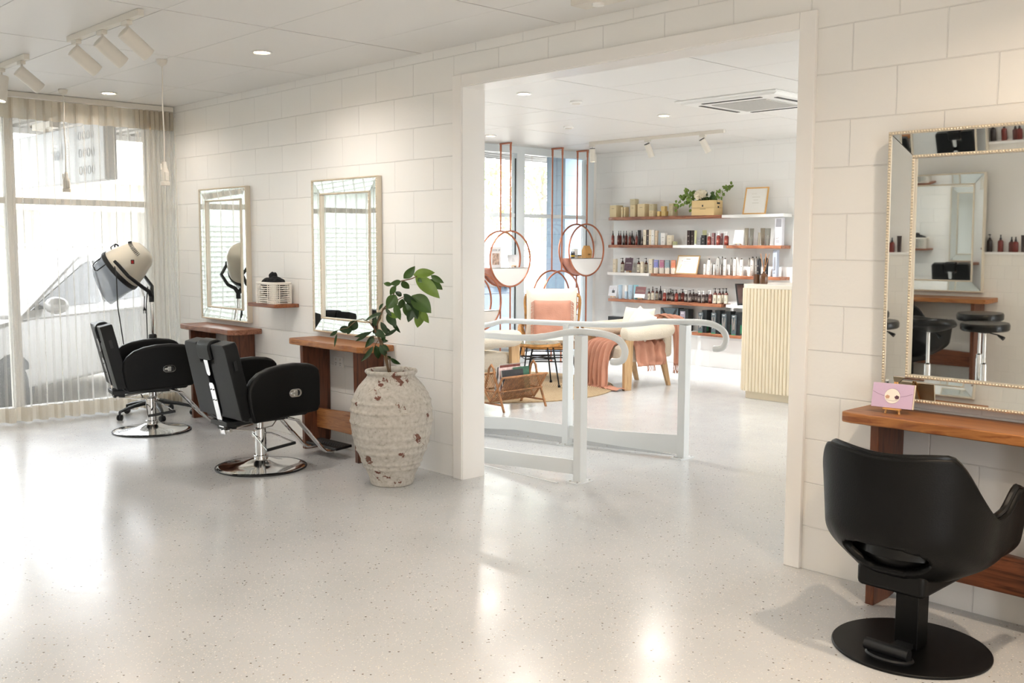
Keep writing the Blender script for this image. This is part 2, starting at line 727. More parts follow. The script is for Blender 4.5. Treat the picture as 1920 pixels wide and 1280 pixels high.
# ---------------------------------------------------------------- glazing
def window(name, x, ys, z0, z1, trans, fm, ww=.07, tw=.05, bars=()):
    """storefront frame in plane x, posts at ys, one transom"""
    r = thing(name, None, None)
    r['kind'] = 'structure'
    m = MB()
    for y in ys:
        m.box(x-.05, x+.05, y-ww/2, y+ww/2, z0, z1)
    m.box(x-.048, x+.048, ys[0], ys[-1], z1-.09, z1-.001)
    m.box(x-.048, x+.048, ys[0], ys[-1], z0+.001, z0+.08)
    if trans:
        m.box(x-.045, x+.045, ys[0], ys[-1], trans-tw/2, trans+tw/2)
    m.build('window_frame', fm, r, bev=.003)
    for i in range(len(ys)-1):
        m = MB()
        m.box(x-.004, x+.004, ys[i]+ww/2, ys[i+1]-ww/2, z0+.08, z1-.09)
        m.build('pane', M['glass'], r, smooth=False)
    return r


window('window_1', XL, [-5.5, -4.35, -2.8, -1.265, -.065], 0, H, 1.808, M['frame_warm'])
wr = window('window_2', XL, [1.72, 3.1, 4.585, 5.85], 0, H, 1.815, M['frame_blue'], .13, .045)
m = MB()
m.box(XL+.04, XL+.0515, 4.488, 4.50, 0.08, 2.5)
m.box(XL+.04, XL+.0515, 5.777, 5.786, 0.08, 2.5)
m.build('seal', M['plastic'], wr, smooth=False)
window('door_1', XL, [.20, 1.62], zr, H, 2.1, M['frame_blue'], .08, .05)
window('window_added_salon', XR+.07, [-5.1, -3.5], 0, 2.5, None, M['frame_blue'])  # added out of view to brighten the salon with daylight
window('window_added_retail', 7.27, [3.4, 5.3], 0, 2.5, None, M['frame_blue'])  # added out of view so daylight reaches the shelf wall

# ---------------------------------------------------------------- outside
GZ = -.30
m = MB()
m.box(-60, XL-.05, -40, 60, GZ-.2, GZ)
struct('ground_pavement', m, mat('pale_concrete', 'bdb8b0', .9, var=.06, vscale=.8), smooth=False)
m = MB()
m.box(XR+.2, 40, -40, 30, -.3, -.1)
m.box(7.4, XR+.2, .2, 30, -.3, -.1)
struct('ground_car_park', m, mat('car_park_concrete', 'b5b0a8', .9), smooth=False)
# awning over the footpath: ribbed sheet
m = MB()


def awn(u, v):
    y = -8+u*20
    k = (y/.19) % 1
    z = 2.72+(.035 if k < .3 else 0)
    return (-3.5+v*2.86 if y < 3.2 else -2.7+v*2.06, y, z)


m.grid(awn, 640, 3)
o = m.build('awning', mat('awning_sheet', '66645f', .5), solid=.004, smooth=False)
m = MB()
m.box(-3.58, -3.5, -8, 3.2, 2.66, 2.86)
m.box(-2.78, -2.7, 3.2, 12, 2.66, 2.86)
m.build('fascia', M['plaster'], o, smooth=False)
tag(o, 'ribbed white awning sheet over the footpath outside the windows', 'awning')
# blue painted column on the footpath
m = MB()
m.box(-1.45, -1.1, 5.95, 6.5, GZ, 2.7)
o = m.build('column', block_wall('blue_painted_block', '7f97aa', axis='yz'), smooth=False)
tag(o, 'grey-blue painted block column outside the retail window', 'column')

# hanging sign
s = thing('hanging_sign', 'white double-sided sign hanging under the awning outside the curtained window', 'sign', (-1.75, -.35, 2.3))
m = MB()
m.box(-1.6, 1.0, -.06, .06, -.27, .25)
m.build('sign_box', mat('sign_face', 'c6c9cc', .5), s, bev=.01)
ink = mat('sign_ink', 'b6bbbf', .6)
text_mesh('hair', .2, ink, s, (-.15, -.064, .02), mirror=True)
for k in range(3):
    for j in range(4):
        m = MB()
        c = Vector((.45+j*.1, -.063, .15-k*.16))
        m.tube([c+Vector((.032*math.cos(a), 0, .04*math.sin(a))) for a in [2*PI*i/10 for i in range(10)]], .003, 4, True)
        m.build('sign_mark', ink, s)
for x in (-.6, .5):
    m = MB()
    m.box(x-.02, x+.02, -.02, .02, .25, .3)
    m.box(x-.25, x+.25, -.05, .05, .3, .36)
    m.box(x-.02, x+.02, -.02, .02, .36, .42)
    m.build('bracket', M['fitting'], s, smooth=False)


def car(name, label, loc, rz, paint, L=4.5, W=1.85, Hh=1.68):
    r = thing(name, label, 'car', loc, rz)
    # side profile, x forward; body skin lofted across the width
    low = [(-L/2, .45), (-L/2+.02, .95), (-L/2+.25, 1.08), (L*.18, 1.05), (L/2-.35, .92), (L/2-.02, .72), (L/2, .42)]
    roof = [(-L/2+.22, 1.05), (-L/2+.45, Hh-.12), (-L/2+.8, Hh-.02), (-.6, Hh), (.02, Hh-.07), (L*.27, 1.03)]
    m = MB()

    def sect(poly, inset_top, zb, zt):
        n = len(poly)
        vs = []
        for sgn in (-1, 1):
            for x, z in poly:
                t = max(0, min(1, (z-zb)/(zt-zb)))
                vs.append((x, sgn*(W/2-inset_top*t), z))
        fs = [tuple(range(n)), tuple(range(2*n-1, n-1, -1))]
        for i in range(n):
            j = (i+1) % n
            fs.append((i, i+n, j+n, j))
        return vs, fs
    m.add(*sect([(-L/2, .3)]+low+[(L/2-.05, .28)], .04, .3, 1.1))
    m.build('body', paint, r, bev=.05, seg=3)
    m = MB()
    m.add(*sect(roof+[(L*.27, .98), (-L/2+.22, .98)], .2, 1.0, Hh))
    m.build('roof', paint, r, bev=.05, seg=3)
    win = mat('car_window', '4a4b4a', .25)
    for sgn in (-1, 1):
        m = MB()

        def yy(z):
            return sgn*(W/2-.2*(z-1)/(Hh-1)+.012)
        for poly in ([(-L/2+.42, 1.12), (-L/2+.6, Hh-.16), (-1.05, Hh-.12), (-1.05, 1.12)], [(-.98, 1.12), (-.98, Hh-.12), (-.22, Hh-.12), (-.22, 1.1)],
                     [(-.15, 1.1), (-.15, Hh-.12), (.0, Hh-.16), (L*.27-.14, 1.08)]):
            vs = [(x, yy(z), z) for x, z in poly]+[(x, yy(z)-sgn*.03, z) for x, z in poly]
            m.add(vs, [(0, 1, 2, 3), (7, 6, 5, 4), (0, 4, 5, 1), (1, 5, 6, 2), (2, 6, 7, 3), (3, 7, 4, 0)])
        m.build('side_window', win, r, smooth=False)
    for sx in (-L*.31, L*.31):
        for sgn in (-1, 1):
            m = MB()
            m.lathe([(.0001, 0), (.2, 0), (.24, .02), (.33, .02), (.34, .05), (.34, .2), (.0001, .2)], 24, (sx, sgn*(W/2+.01), .34),
                    Matrix.Rotation(R(90*sgn), 3, 'X'))
            m.build('wheel', M['plastic'], r)
    for sgn in (-1, 1):
        m = MB()
        m.sphere((L*.19, sgn*(W/2+.12), 1.12), .12, 12, 8, .75)
        m.build('wing_mirror', paint, r)
    m = MB()
    for sgn in (-1, 1):
        m.tube([(-1.6, sgn*.62, Hh), (-1.3, sgn*.62, Hh+.05), (.1, sgn*.62, Hh+.05), (.3, sgn*.62, Hh-.02)], .02, 6)
    m.build('roof_rail', M['steel'], r)
    return r


a = R(90+35.6)
car('parked_car', 'pale silver car parked outside behind the sheer curtain', (-2.95-.81*.93+.75*(-.58)+.45, -.3-.58*.93+.75*.81+.0, GZ), a+PI,
    mat('silver_car_paint', 'a8a6a2', .18))
car('parked_car', 'grey car parked outside beyond the copper hoops', (-4.2, 6.1, GZ), R(95), mat('grey_car_paint', '5d6b78', .25))


def tree(label, x, y, h, rr, col, seed, leafn=2600):
    q = random.Random(seed)
    t = thing('tree', label, 'tree', (x, y, GZ))
    m = MB()
    m.tube([(0, 0, 0), (.05, .05, h*.3), (-.05, .1, h*.55), (.1, 0, h*.8)], [.13, .1, .08, .03], 8)
    for k in range(5):
        a = k*1.3
        m.tube([(0, 0, h*(.3+.08*k)), (rr*.5*math.cos(a), rr*.5*math.sin(a), h*(.5+.08*k))], [.05, .02], 6)
    m.build('trunk', mat('pale_bark', '8d8478', .9), t)
    m = MB()
    cl = [(q.gauss(0, rr*.45), q.gauss(0, rr*.45), h*.68+q.gauss(0, h*.16)) for _ in range(26)]
    for _ in range(leafn):
        c = Vector(q.choice(cl))+Vector((q.gauss(0, .28), q.gauss(0, .28), q.gauss(0, .24)))
        a = Euler((q.uniform(0, 6), q.uniform(0, 6), q.uniform(0, 6))).to_matrix()
        s = q.uniform(.05, .1)
        m.add([c+a @ Vector(p)*s for p in ((-1, 0, 0), (0, -.45, 0), (1, 0, 0), (0, .45, .1))], [(0, 1, 2, 3)])
    m.build('foliage', col, t, smooth=False)


lf = mat('street_tree_leaves', 'a0b27e', .6, var=.3, vscale=2)
tree('pale green street tree outside seen above the lower copper hoop', -8.0, 9.6, 5.2, 1.5, lf, 1)
tree('green street tree outside seen at the left of the retail window', -13.5, 8.2, 5.8, 1.7, lf, 2)
tree('street tree outside beyond the grey-blue column', -11, 15.5, 5.6, 1.8, lf, 3)
tree('thin street tree outside behind the sheer curtain', -12, 1.2, 5.0, .9, lf, 4, 700)
tree('green tree outside seen in the middle mirror', -14.5, -10.5, 6.4, 1.9, lf, 5)
# building across the street
b = thing('building', 'pale low building with a dark verandah across the street', 'building', (-19, 2.5, GZ))
m = MB()
m.box(-3, 0, -7, 9, 0, 3.6)
m.build('wall', mat('pale_render', 'd9d3c8', .9), b, smooth=False)
m = MB()
m.prism([(-3.5, 3.5), (.8, 3.3), (.8, 3.5), (-1.5, 4.6), (-3.5, 4.6)], -7.5, 9.5, 'y')
m.build('roof', mat('grey_roof', 'a9a39a', .8), b, smooth=False)
for y in (-5, -2, 1, 4, 7):
    m = MB()
    m.box(0, .05, y, y+1.6, 1, 2.6)
    m.build('window', mat('grey_glass', '7d7a74', .3), b, smooth=False)  # panes in one even warm grey
# picket fence
f = thing('fence', 'white picket fence along the far footpath', 'fence', (-9.2, -2.6, GZ))
m = MB()
for k in range(110):
    m.box(-.02, .02, k*.14, k*.14+.05, .1, 1.35)
m.build('pickets', mat('white_fence_paint', 'd8d4cc', .7), f, smooth=False)
m = MB()
m.box(.02, .05, 0, 15.4, .35, .43)
m.box(.02, .05, 0, 15.4, 1.05, 1.13)
m.build('fence_rail', M['fitting'], f, smooth=False)

# neighbouring shed with ribbed cladding, seen through the curtain in the mirrors
b = thing('shed', 'pale shed with horizontal ribbed cladding outside, seen in the two left mirrors', 'building', (-7.5, -7.5, GZ))
m = MB()
m.box(-4, 0, -7, 4.6, 0, 2.75)
for k in range(22):
    m.prism([(0, .25+k*.085), (.03, .27+k*.085), (0, .31+k*.085)], -7, 4.6, 'y')
m.build('cladding', mat('ribbed_cladding', '8f948d', .7), b, smooth=False)
m = MB()
m.box(-4.2, .3, -7.2, 4.8, 2.75, 2.95)
m.build('fascia', mat('shed_fascia', '55584f', .7), b, smooth=False)
tree('dense green tree outside rising above the ribbed shed', -14.0, -5.2, 6.4, 2.0, lf, 8)
# ---------------------------------------------------------------- curtain
cu = thing('curtain', 'sheer pleated linen curtain across the window wall, bunched at its right end', 'curtain', (-.22, 0, 0))


def pleat(Y):
    """offset out of the plane at distance Y from the wall corner"""
    d = -Y
    if d < .34:      # gathered end
        ph = d/.045
        a = .05
    else:
        ph = .34/.045+(d-.34)/.125
        a = .045
    return ph, a


def cur(z0, z1, flare=1.0):
    m = MB()
    ys = []
    y = 0
    while y > -5.45:
        ys.append(y)
        y -= (.0085 if y > -.34 else .0135)

    def fn(u, v):
        Y = ys[int(round(u*(len(ys)-1)))]
        z = z0+(z1-z0)*v
        ph, a = pleat(Y)
        w = math.sin(2*PI*ph)
        w = math.copysign(abs(w)**.85, w)
        dr = noise.noise(Vector((Y*1.7, z*.5, 1)))*.012*(2.6-z)
        sp = .010*math.sin(2*PI*ph*2)
        return (a*w*(.62+.38*(2.6-z)/2.6*flare)+dr*.5, Y-.012+sp+dr*.35, z)
    m.grid(fn, len(ys), 12)
    return m


cur(.13, 2.44).build('sheer_drop', M['sheer'], cu)
cur(2.44, 2.60, 0).build('heading_tape', M['sheer_dense'], cu)
cur(.015, .13).build('hem', M['sheer_dense'], cu)
m = MB()
m.box(-.235, -.195, -5.45, -.01, 2.605, 2.648)
tag(m.build('curtain_track', M['fitting'], bev=.003), 'slim white curtain track fixed to the ceiling above the sheer curtain', 'curtain track')
m = MB()
m.tube([(-.14, -.03, 2.55), (-.135, -.03, 1.6), (-.14, -.03, .75), (-.125, -.03, .75), (-.12, -.03, 1.6), (-.125, -.03, 2.55)], .002, 6)
tag(m.build('corner_wand', M['fitting']), 'thin white cord hanging in the corner beside the bunched curtain', 'cord')


# ---------------------------------------------------------------- ceiling fittings
def downlight(x, y, on=True, label=None, watts=None):
    d = thing('downlight', label, 'ceiling light', (x, y, H), 0, 'round recessed ceiling lights')
    m = MB()
    m.lathe([(.062, -.001), (.064, -.006), (.052, -.008), (.047, -.004)], 28)
    m.build('trim_ring', M['white'], d)
    m = MB()
    m.lathe([(.0001, -.0045), (.047, -.0045)], 28)
    m.build('diffuser', M['lamp_on'] if on else M['fitting'], d)
    if on:
        l = bpy.data.objects.new('downlight_glow', lamp_light(0, 0, 0, watts or ((LAMP_W if x < 6 else 15) if y < 0 else 19), ((1, .94, .87) if x < 6 else (1, .80, .60)) if y < 0 else (1, .97, .93)))
        C.objects.link(l)
        l.parent = d
        l.location = (0, 0, -.012)
    return d


downlight(2.634, -.751, label='round recessed ceiling light above the taller near salon chair')
downlight(.231, -.745, label='round recessed ceiling light close to the curtain')
for x, y in ((5.03, -1.9), (7.4, -.95), (.25, -3.2), (2.63, -3.2), (5.03, -3.9), (7.4, -2.9), (9.6, -1.6), (9.6, -3.9), (7.4, -4.7)):
    downlight(x, y, label='round recessed ceiling light outside the picture behind the camera side')
downlight(2.554, 1.611, label='round recessed ceiling light just inside the wide opening')
downlight(2.503, 3.457, label='round recessed ceiling light in the middle of the retail ceiling')
downlight(.083, 3.505, label='round recessed ceiling light near the copper hoops')
for x, y in ((5.9, 3.5), (5.9, 5.2)):
    downlight(x, y, label='round recessed ceiling light hidden behind the opening of the retail room')
for x, y, l in ((2.541, 2.227, 'small unlit round ceiling ring nearest the wide opening'), (1.274, 3.484, 'small unlit round ceiling ring above the rug')):
    d = thing('smoke_detector', l, 'detector', (x, y, H))
    m = MB()
    m.lathe([(.05, -.0005), (.052, -.012), (.04, -.02)], 24)
    m.build('body', M['white'], d)
    m = MB()
    m.lathe([(.036, -.020), (.036, -.024), (.0001, -.024)], 20)
    m.build('cap', M['fitting'], d)


def track(name, label, x0, x1, y, heads, aim, mat_c, cap=None, watts=14, col=(1, .95, .89), drop=.05, L=.155, rad=.037):
    t = thing(name, label, 'track light', (x0, y, H), 0)
    m = MB()
    m.box(0, x1-x0, -.0175, .0175, -.034, 0)
    m.build('track_rail', mat_c, t, bev=.002)
    for hx, (az, el) in zip(heads, aim):
        x = hx-x0
        m = MB()
        m.box(x-.045, x+.03, -.016, .016, -.056, -.034)
        ad = m.build('adapter', mat_c, t, bev=.003)
        m = MB()
        m.tube([(x, 0, -.054), (x, 0, -.054-drop)], .0065, 8)
        m.build('stem', mat_c, ad)
        top = Vector((x, 0, -.06-drop))
        d = Vector((math.cos(az)*math.cos(el), math.sin(az)*math.cos(el), -math.sin(el)))
        rot = d.to_track_quat('Z', 'Y').to_matrix()
        m = MB()
        c = top-d*.03+rot @ Vector((0, 0, 0))
        m.lathe([(.0001, 0), (rad-.003, 0), (rad, .003), (rad, L), (rad-.006, L), (rad-.008, L-.02), (.0001, L-.03)], 24, c, rot)
        m.build('spot_head', mat_c, ad)
        sl = bpy.data.objects.new('spot_glow', spot_light(watts, col))
        C.objects.link(sl)
        sl.parent = ad
        sl.location = c+d*(L+.004)
        sl.rotation_euler = (-d).to_track_quat('Z', 'Y').to_euler()
        m = MB()
        m.lathe([(.0001, L-.012), (rad-.009, L-.012)], 20, c, rot)
        m.build('lit_lens', M['lamp_on'], ad)
        if cap:
            m = MB()
            m.lathe([(.0001, -.006), (rad-.004, -.006), (rad-.001, .0), (.0001, .001)], 24, c-d*.001, rot)
            m.build('end_cap', M['plastic'], ad)
    return t


fit = M['fitting']
e = (R(90), R(38))
track('track_light', 'white three-spot track light on the salon ceiling nearest the camera', 2.25, 3.23, -1.78, (2.36, 2.73, 3.06), (e, e, e), fit, L=.17, rad=.04)
track('track_light', 'white track light at the left edge above the curtain', .62, 1.52, -1.78, (1.02, 1.42), ((R(-60), R(80)), e), fit, L=.17, rad=.04)
track('track_light', 'slim white track light with black-backed spots above the shelves', .38, 2.24, 4.80, (.42, 1.24, 1.98),
      ((R(90), R(86)), (R(65), R(66)), (R(55), R(60))), fit, cap=True, L=.15, rad=.034, watts=150, col=(1, .97, .93))


def pendant(label, x, y, zb, s=1):
    p = thing('hanging_power_outlet', label, 'outlet', (x, y, H))
    m = MB()
    m.lathe([(.035, 0), (.035, -.008), (.028, -.03), (.008, -.042)], 20)
    m.build('ceiling_rose', fit, p)
    m = MB()
    L = H-zb
    m.tube([(.004*math.sin(k*.9), .003*math.cos(k), -.04-(L-.15)*k/10) for k in range(11)], .0045, 8)
    m.build('cord', fit, p)
    m = MB()
    z = -L
    m.lathe([(.030*s, z), (.031*s, z+.02), (.026*s, z+.026), (.026*s, z+.09), (.016*s, z+.115), (.012*s, z+.15), (.006, z+.155)], 20)
    m.build('socket', fit, p)
    m = MB()
    m.box(.018, .032, -.012, .012, z+.03, z+.085)
    m.box(-.006, .008, -.03, -.022, z+.1, z+.14)
    m.build('latch', fit, p, bev=.002)
    return p


pendant('white corded power outlet hanging from the ceiling in front of the wall corner', 1.926, -1.078, 1.84)
pendant('white corded power outlet hanging in front of the sheer curtain', .143, -1.068, 1.86)

# boxy fitting at the top of the frame
f = thing('emergency_light', 'white boxy ceiling fitting partly cut off by the top of the picture', 'ceiling light', (5.08, -.36, H))
m = MB()
m.box(-.13, .13, -.055, .055, -.05, 0)
m.build('housing', fit, f, bev=.006)
m = MB()
m.lathe([(.03, -.05), (.028, -.06), (.0001, -.066)], 20)
m.build('lens', M['white'], f)

# ceiling cassette
a = thing('air_conditioner', 'white four-way ceiling cassette air conditioner in the retail ceiling', 'air conditioner', (3.60, 3.28, H))
m = MB()
m.prism([(-.48, 0), (.48, 0), (.44, -.03), (-.44, -.03)], -.44, .44, 'y')
m.box(-.48, .48, -.48, .48, -.012, 0)
m.build('fascia_panel', M['white'], a, bev=.004)
m = MB()
m.box(-.26, .26, -.26, .26, -.036, -.031)
for k in range(18):
    m.box(-.25, .25, -.25+k*.029, -.245+k*.029, -.038, -.036)
m.build('intake_grille', mat('grille_grey', 'c6c5c2', .5), a, smooth=False)
for k in range(4):
    m = MB()
    rm = Matrix.Rotation(k*PI/2, 3, 'Z')
    m.obox(rm @ Vector((0, -.36, -.0315)), (.56, .035, .003), rm)
    m.build('air_slot', M['plastic'], a, smooth=False)


# ---------------------------------------------------------------- mirrors
def make_mirror(W=.80, HH=1.09):
    t = thing('wall_mirror', None, 'mirror', (0, 0, 0), 0, 'bevelled wall mirrors with beaded frames')
    D = .042
    ow, iw, st = .014, .013, .083    # outer rim, inner rim, strip width
    zo, zi = .040, .034
    m = MB()

    def rect(x0, x1, z0, z1, y0, y1, wd):
        m.box(x0, x1, -y1, -y0, z0, z0+wd)
        m.box(x0, x1, -y1, -y0, z1-wd, z1)
        m.box(x0, x0+wd, -y1, -y0, z0+wd, z1-wd)
        m.box(x1-wd, x1, -y1, -y0, z0+wd, z1-wd)
    rect(-W/2, W/2, 0, HH, 0, D, ow)
    m.box(-W/2+.01, W/2-.01, -.012, 0, .01, HH-.01)
    a = ow+st
    rect(-W/2+a, W/2-a, a, HH-a, .012, .036, iw)
    m.build('frame', M['champagne'], t, bev=.002)

    def beads(inset, y, r=.0052, st=.0118):
        b = MB()
        x0, x1, z0, z1 = -W/2+inset, W/2-inset, inset, HH-inset
        prof = [(r*.75, -.0015), (r, 0), (r*.8, r*.55), (.0001, r*.95)]
        rot = Matrix.Rotation(R(90), 3, 'X')
        nx, nz = round((x1-x0)/st), round((z1-z0)/st)
        for i in range(nx+1):
            for z in (z0, z1):
                b.lathe(prof, 6, (x0+(x1-x0)*i/nx, -y, z), rot)
        for i in range(1, nz):
            for x in (x0, x1):
                b.lathe(prof, 6, (x, -y, z0+(z1-z0)*i/nz), rot)
        return b
    beads(ow/2, D).build('outer_beading', M['beads'], t, ang=80)
    beads(a+iw/2, .036).build('inner_beading', M['beads'], t, ang=80)
    # four angled mirror strips, lower at the inner edge
    st2 = MB()
    o0, o1 = ow, a
    oy, iy = -.036, -.0285
    O = [(-W/2+o0, oy, o0), (W/2-o0, oy, o0), (W/2-o0, oy, HH-o0), (-W/2+o0, oy, HH-o0)]
    I = [(-W/2+o1, iy, o1), (W/2-o1, iy, o1), (W/2-o1, iy, HH-o1), (-W/2+o1, iy, HH-o1)]
    for k in range(4):
        j = (k+1) % 4
        s = MB()
        q = [Vector(p) for p in (O[k], O[j], I[j], I[k])]
        e = (q[1]-q[0]).normalized()*.0018
        q = [q[0]+e, q[1]-e, q[2]-e, q[3]+e]
        s.add(q+[p+Vector((0, .004, 0)) for p in q], [(0, 1, 2, 3), (7, 6, 5, 4), (0, 4, 5, 1), (1, 5, 6, 2), (2, 6, 7, 3), (3, 7, 4, 0)])
        s.build('bevel_strip', M['mirror'], t, smooth=False)
    g = MB()
    x0, z0 = W/2-a-iw, a+iw
    g.box(-x0, x0, -.020, -.014, z0, HH-z0)
    g.build('centre_glass', M['mirror'], t, smooth=False)
    return t


mirror0 = make_mirror()
mirror0.location = (.702, 0, .825)
mirror0['label'] = 'beaded wall mirror reflecting the hood dryer, nearest the curtain'
dup(mirror0, (2.452, 0, .825), 0, 'beaded wall mirror between the white basket and the potted plant')
mc = dup(mirror0, (6.812, -.002, .830), 0, 'large beaded mirror at the right edge above the orange bench shelf')
mc.rotation_euler = (R(1.1), 0, 0)
mc.location.y = -.024
dup(mirror0, (4.28, -5.5, .83), PI, 'beaded mirror on the opposite wall, seen only in the right mirror')


# ---------------------------------------------------------------- mirror benches
def slab(L, D, T, seed):
    q = random.Random(seed)
    n = 34
    top = []
    for i in range(n+1):
        x = L*i/n
        top.append((x, -D+.012*noise.noise(Vector((x*6, seed, 0)))+.006*noise.noise(Vector((x*25, seed, 3)))))
    top[0] = (0, -D+.03)
    top[1] = (L*.012, -D+.01)
    top[-1] = (L, -D+.045)
    top[-2] = (L*.985, -D+.02)
    poly = top+[(L, 0), (.0, 0)]
    m = MB()
    m.prism(poly, 0, T, 'z')
    return m


def bench(name, label, x0, L, top, light, z=.79, D=.262, flip=False, y=0, rz=0, lh=.14):
    b = thing(name, label, 'bench shelf', (x0, y, 0), rz, 'timber shelves below the mirrors')
    m = slab(L, D, .042, x0*3.1+.5)
    m.v = [(p[0], p[1]-.004, p[2]+z-.042) for p in m.v]
    m.build('bench_top', top, b, bev=.006, seg=2)
    for k, x in ((0, .115), (1, L-.115-.036)):
        m = MB()
        zt = z-.042
        w = .222
        # leg slab with a rounded lower back corner and a lightly curved front
        poly = [(-w, 0), (-w+.13, 0), (-.035, .01), (-.008, .05), (-.004, .1), (-.004, zt), (-w-.01, zt), (-w-.004, zt*.5)]
        m.prism(poly, x, x+.036, 'x')
        m.build('leg', M['wood_red_z'], b, bev=.004)
    m = MB()
    m.prism([(.151, .15), (L-.151, .15), (L-.151, .15+lh), (L*.6, .162+lh), (.151, .145+lh)], -.125, -.09, 'y')
    m.build('stretcher', light, b, bev=.005)
    return b


bench('mirror_bench', 'dark red timber bench shelf below the mirror nearest the curtain', .33, .92, M['wood_topa'], M['wood_red'])
bench('mirror_bench', 'golden-topped timber bench shelf behind the leafy plant', 2.06, .92, M['wood_top'], M['wood_top'])
bench('mirror_bench', 'orange timber bench shelf at the right edge holding the small easel', 6.34, .92, M['wood_top'], M['wood_red'], D=.275)
bench('mirror_bench', 'timber bench shelf on the opposite wall, seen only in the right mirror', 4.81, .92, M['wood_top'], M['wood_red'], y=-5.5, rz=PI)

# power outlet under the middle bench
p = thing('power_outlet', 'white double power outlet on the wall under the golden bench shelf', 'outlet', (2.325, 0, .62))
m = MB()
m.box(-.058, .058, -.012, 0, -.037, .037)
m.build('cover_plate', M['white'], p, bev=.003)
m = MB()
for x in (-.028, .028):
    for dx, rot in ((-.007, 25), (.007, -25)):
        m.obox((x+dx, -.0125, -.008), (.002, .002, .008), Matrix.Rotation(R(rot), 3, 'Y'))
    m.obox((x, -.0125, -.022), (.002, .002, .008))
m.build('socket_slots', M['plastic'], p, smooth=False)
for x in (-.028, .028):
    m = MB()
    m.box(x-.006, x+.006, -.0145, -.011, .010, .026)
    m.build('rocker_switch', M['fitting'], p, bev=.001)

# floating shelf + basket + towels
m = MB()
m.prism([(1.385, -.20), (1.775, -.20), (1.79, -.19), (1.80, 0), (1.385, 0)], .985, 1.012, 'z')
tag(m.build('floating_shelf', wood('small_shelf_timber', '6b3a24', '955a38'), bev=.004), 'short timber wall shelf between the two salon mirrors', 'shelf')
b = thing('basket', 'white wicker basket of black towels on the short timber shelf', 'basket', (1.615, -.105, 1.012))
bw, bd, bh = .137, .082, .150


def rr(t, w, d, e=.3):
    c, s_ = math.cos(t), math.sin(t)
    return (w*math.copysign(abs(c)**e, c), d*math.copysign(abs(s_)**e, s_))


m = MB()
nst = 40
for row in range(10):
    z = .006+row*.0155
    pts = []
    for k in range(nst*2):
        t = 2*PI*k/(nst*2)
        o_ = (.003 if (k//2+row) % 2 else -.003)
        x, y = rr(t, bw+o_, bd+o_, .35)
        pts.append((x, y, z))
    m.tube(pts, .0040, 6, True)
m.build('weave', M['wicker_w'], b)
m = MB()
for k in range(nst):
    x, y = rr(2*PI*(k+.5)/nst, bw+.004, bd+.004, .35)
    m.tube([(x, y, 0), (x, y, bh)], .0034, 5)
m.build('stakes', M['wicker_w'], b)
m = MB()
m.tube([(*rr(2*PI*k/60, bw, bd, .35), bh+.004) for k in range(60)], .008, 8, True)
m.build('rim', M['wicker_w'], b)
m = MB()
m.prism([rr(2*PI*k/40, bw-.006, bd-.006, .35) for k in range(40)], .002, .006, 'z')
m.build('base', M['wicker_w'], b)


def towel(label, c, sx, sy, sz, seed, rz=0):
    m = MB()

    def f(u, v):
        a, p_ = 2*PI*u, PI*v
        d = Vector((math.cos(a)*math.sin(p_), math.sin(a)*math.sin(p_), -math.cos(p_)))
        k = 1+.28*noise.noise(d*2.3+Vector((seed, 0, 0)))+.12*noise.noise(d*6+Vector((0, seed, 0)))
        return Vector((d.x*sx, d.y*sy, d.z*sz))*k
    m.grid(f, 28, 16, True)
    o = m.build('rolled_towel', M['towel'], sub=1, loc=c)
    o.rotation_euler = (0, 0, rz)
    tag(o, label, 'towel', 'black towels in the white basket')


towel('black towel filling the inside of the white basket', (1.615, -.105, 1.088), .108, .062, .058, 3)
towel('black towel bulging from the left of the white basket', (1.56, -.11, 1.160), .065, .06, .045, 1)
towel('black towel heaped in the middle of the white basket', (1.63, -.105, 1.175), .07, .06, .038, 5)
towel('black towel lying at the right of the white basket', (1.69, -.11, 1.162), .055, .055, .04, 9)
towel('small black towel folded up at the top of the heap', (1.60, -.1, 1.215), .036, .03, .032, 12)
# ---------------------------------------------------------------- reclining salon chair (faces +y)
def rbox(x0, x1, y0, y1, z0, z1, rot=None, piv=None):
    m = MB().box(x0, x1, y0, y1, z0, z1)
    if rot:
        p = Vector(piv)
        m.v = [tuple(p+rot @ (Vector(v)-p)) for v in m.v]
    return m


def arc(cx, cz, r, a0, a1, n):
    return [(cx+r*math.cos(R(a0+(a1-a0)*i/n)), cz+r*math.sin(R(a0+(a1-a0)*i/n))) for i in range(n+1)]


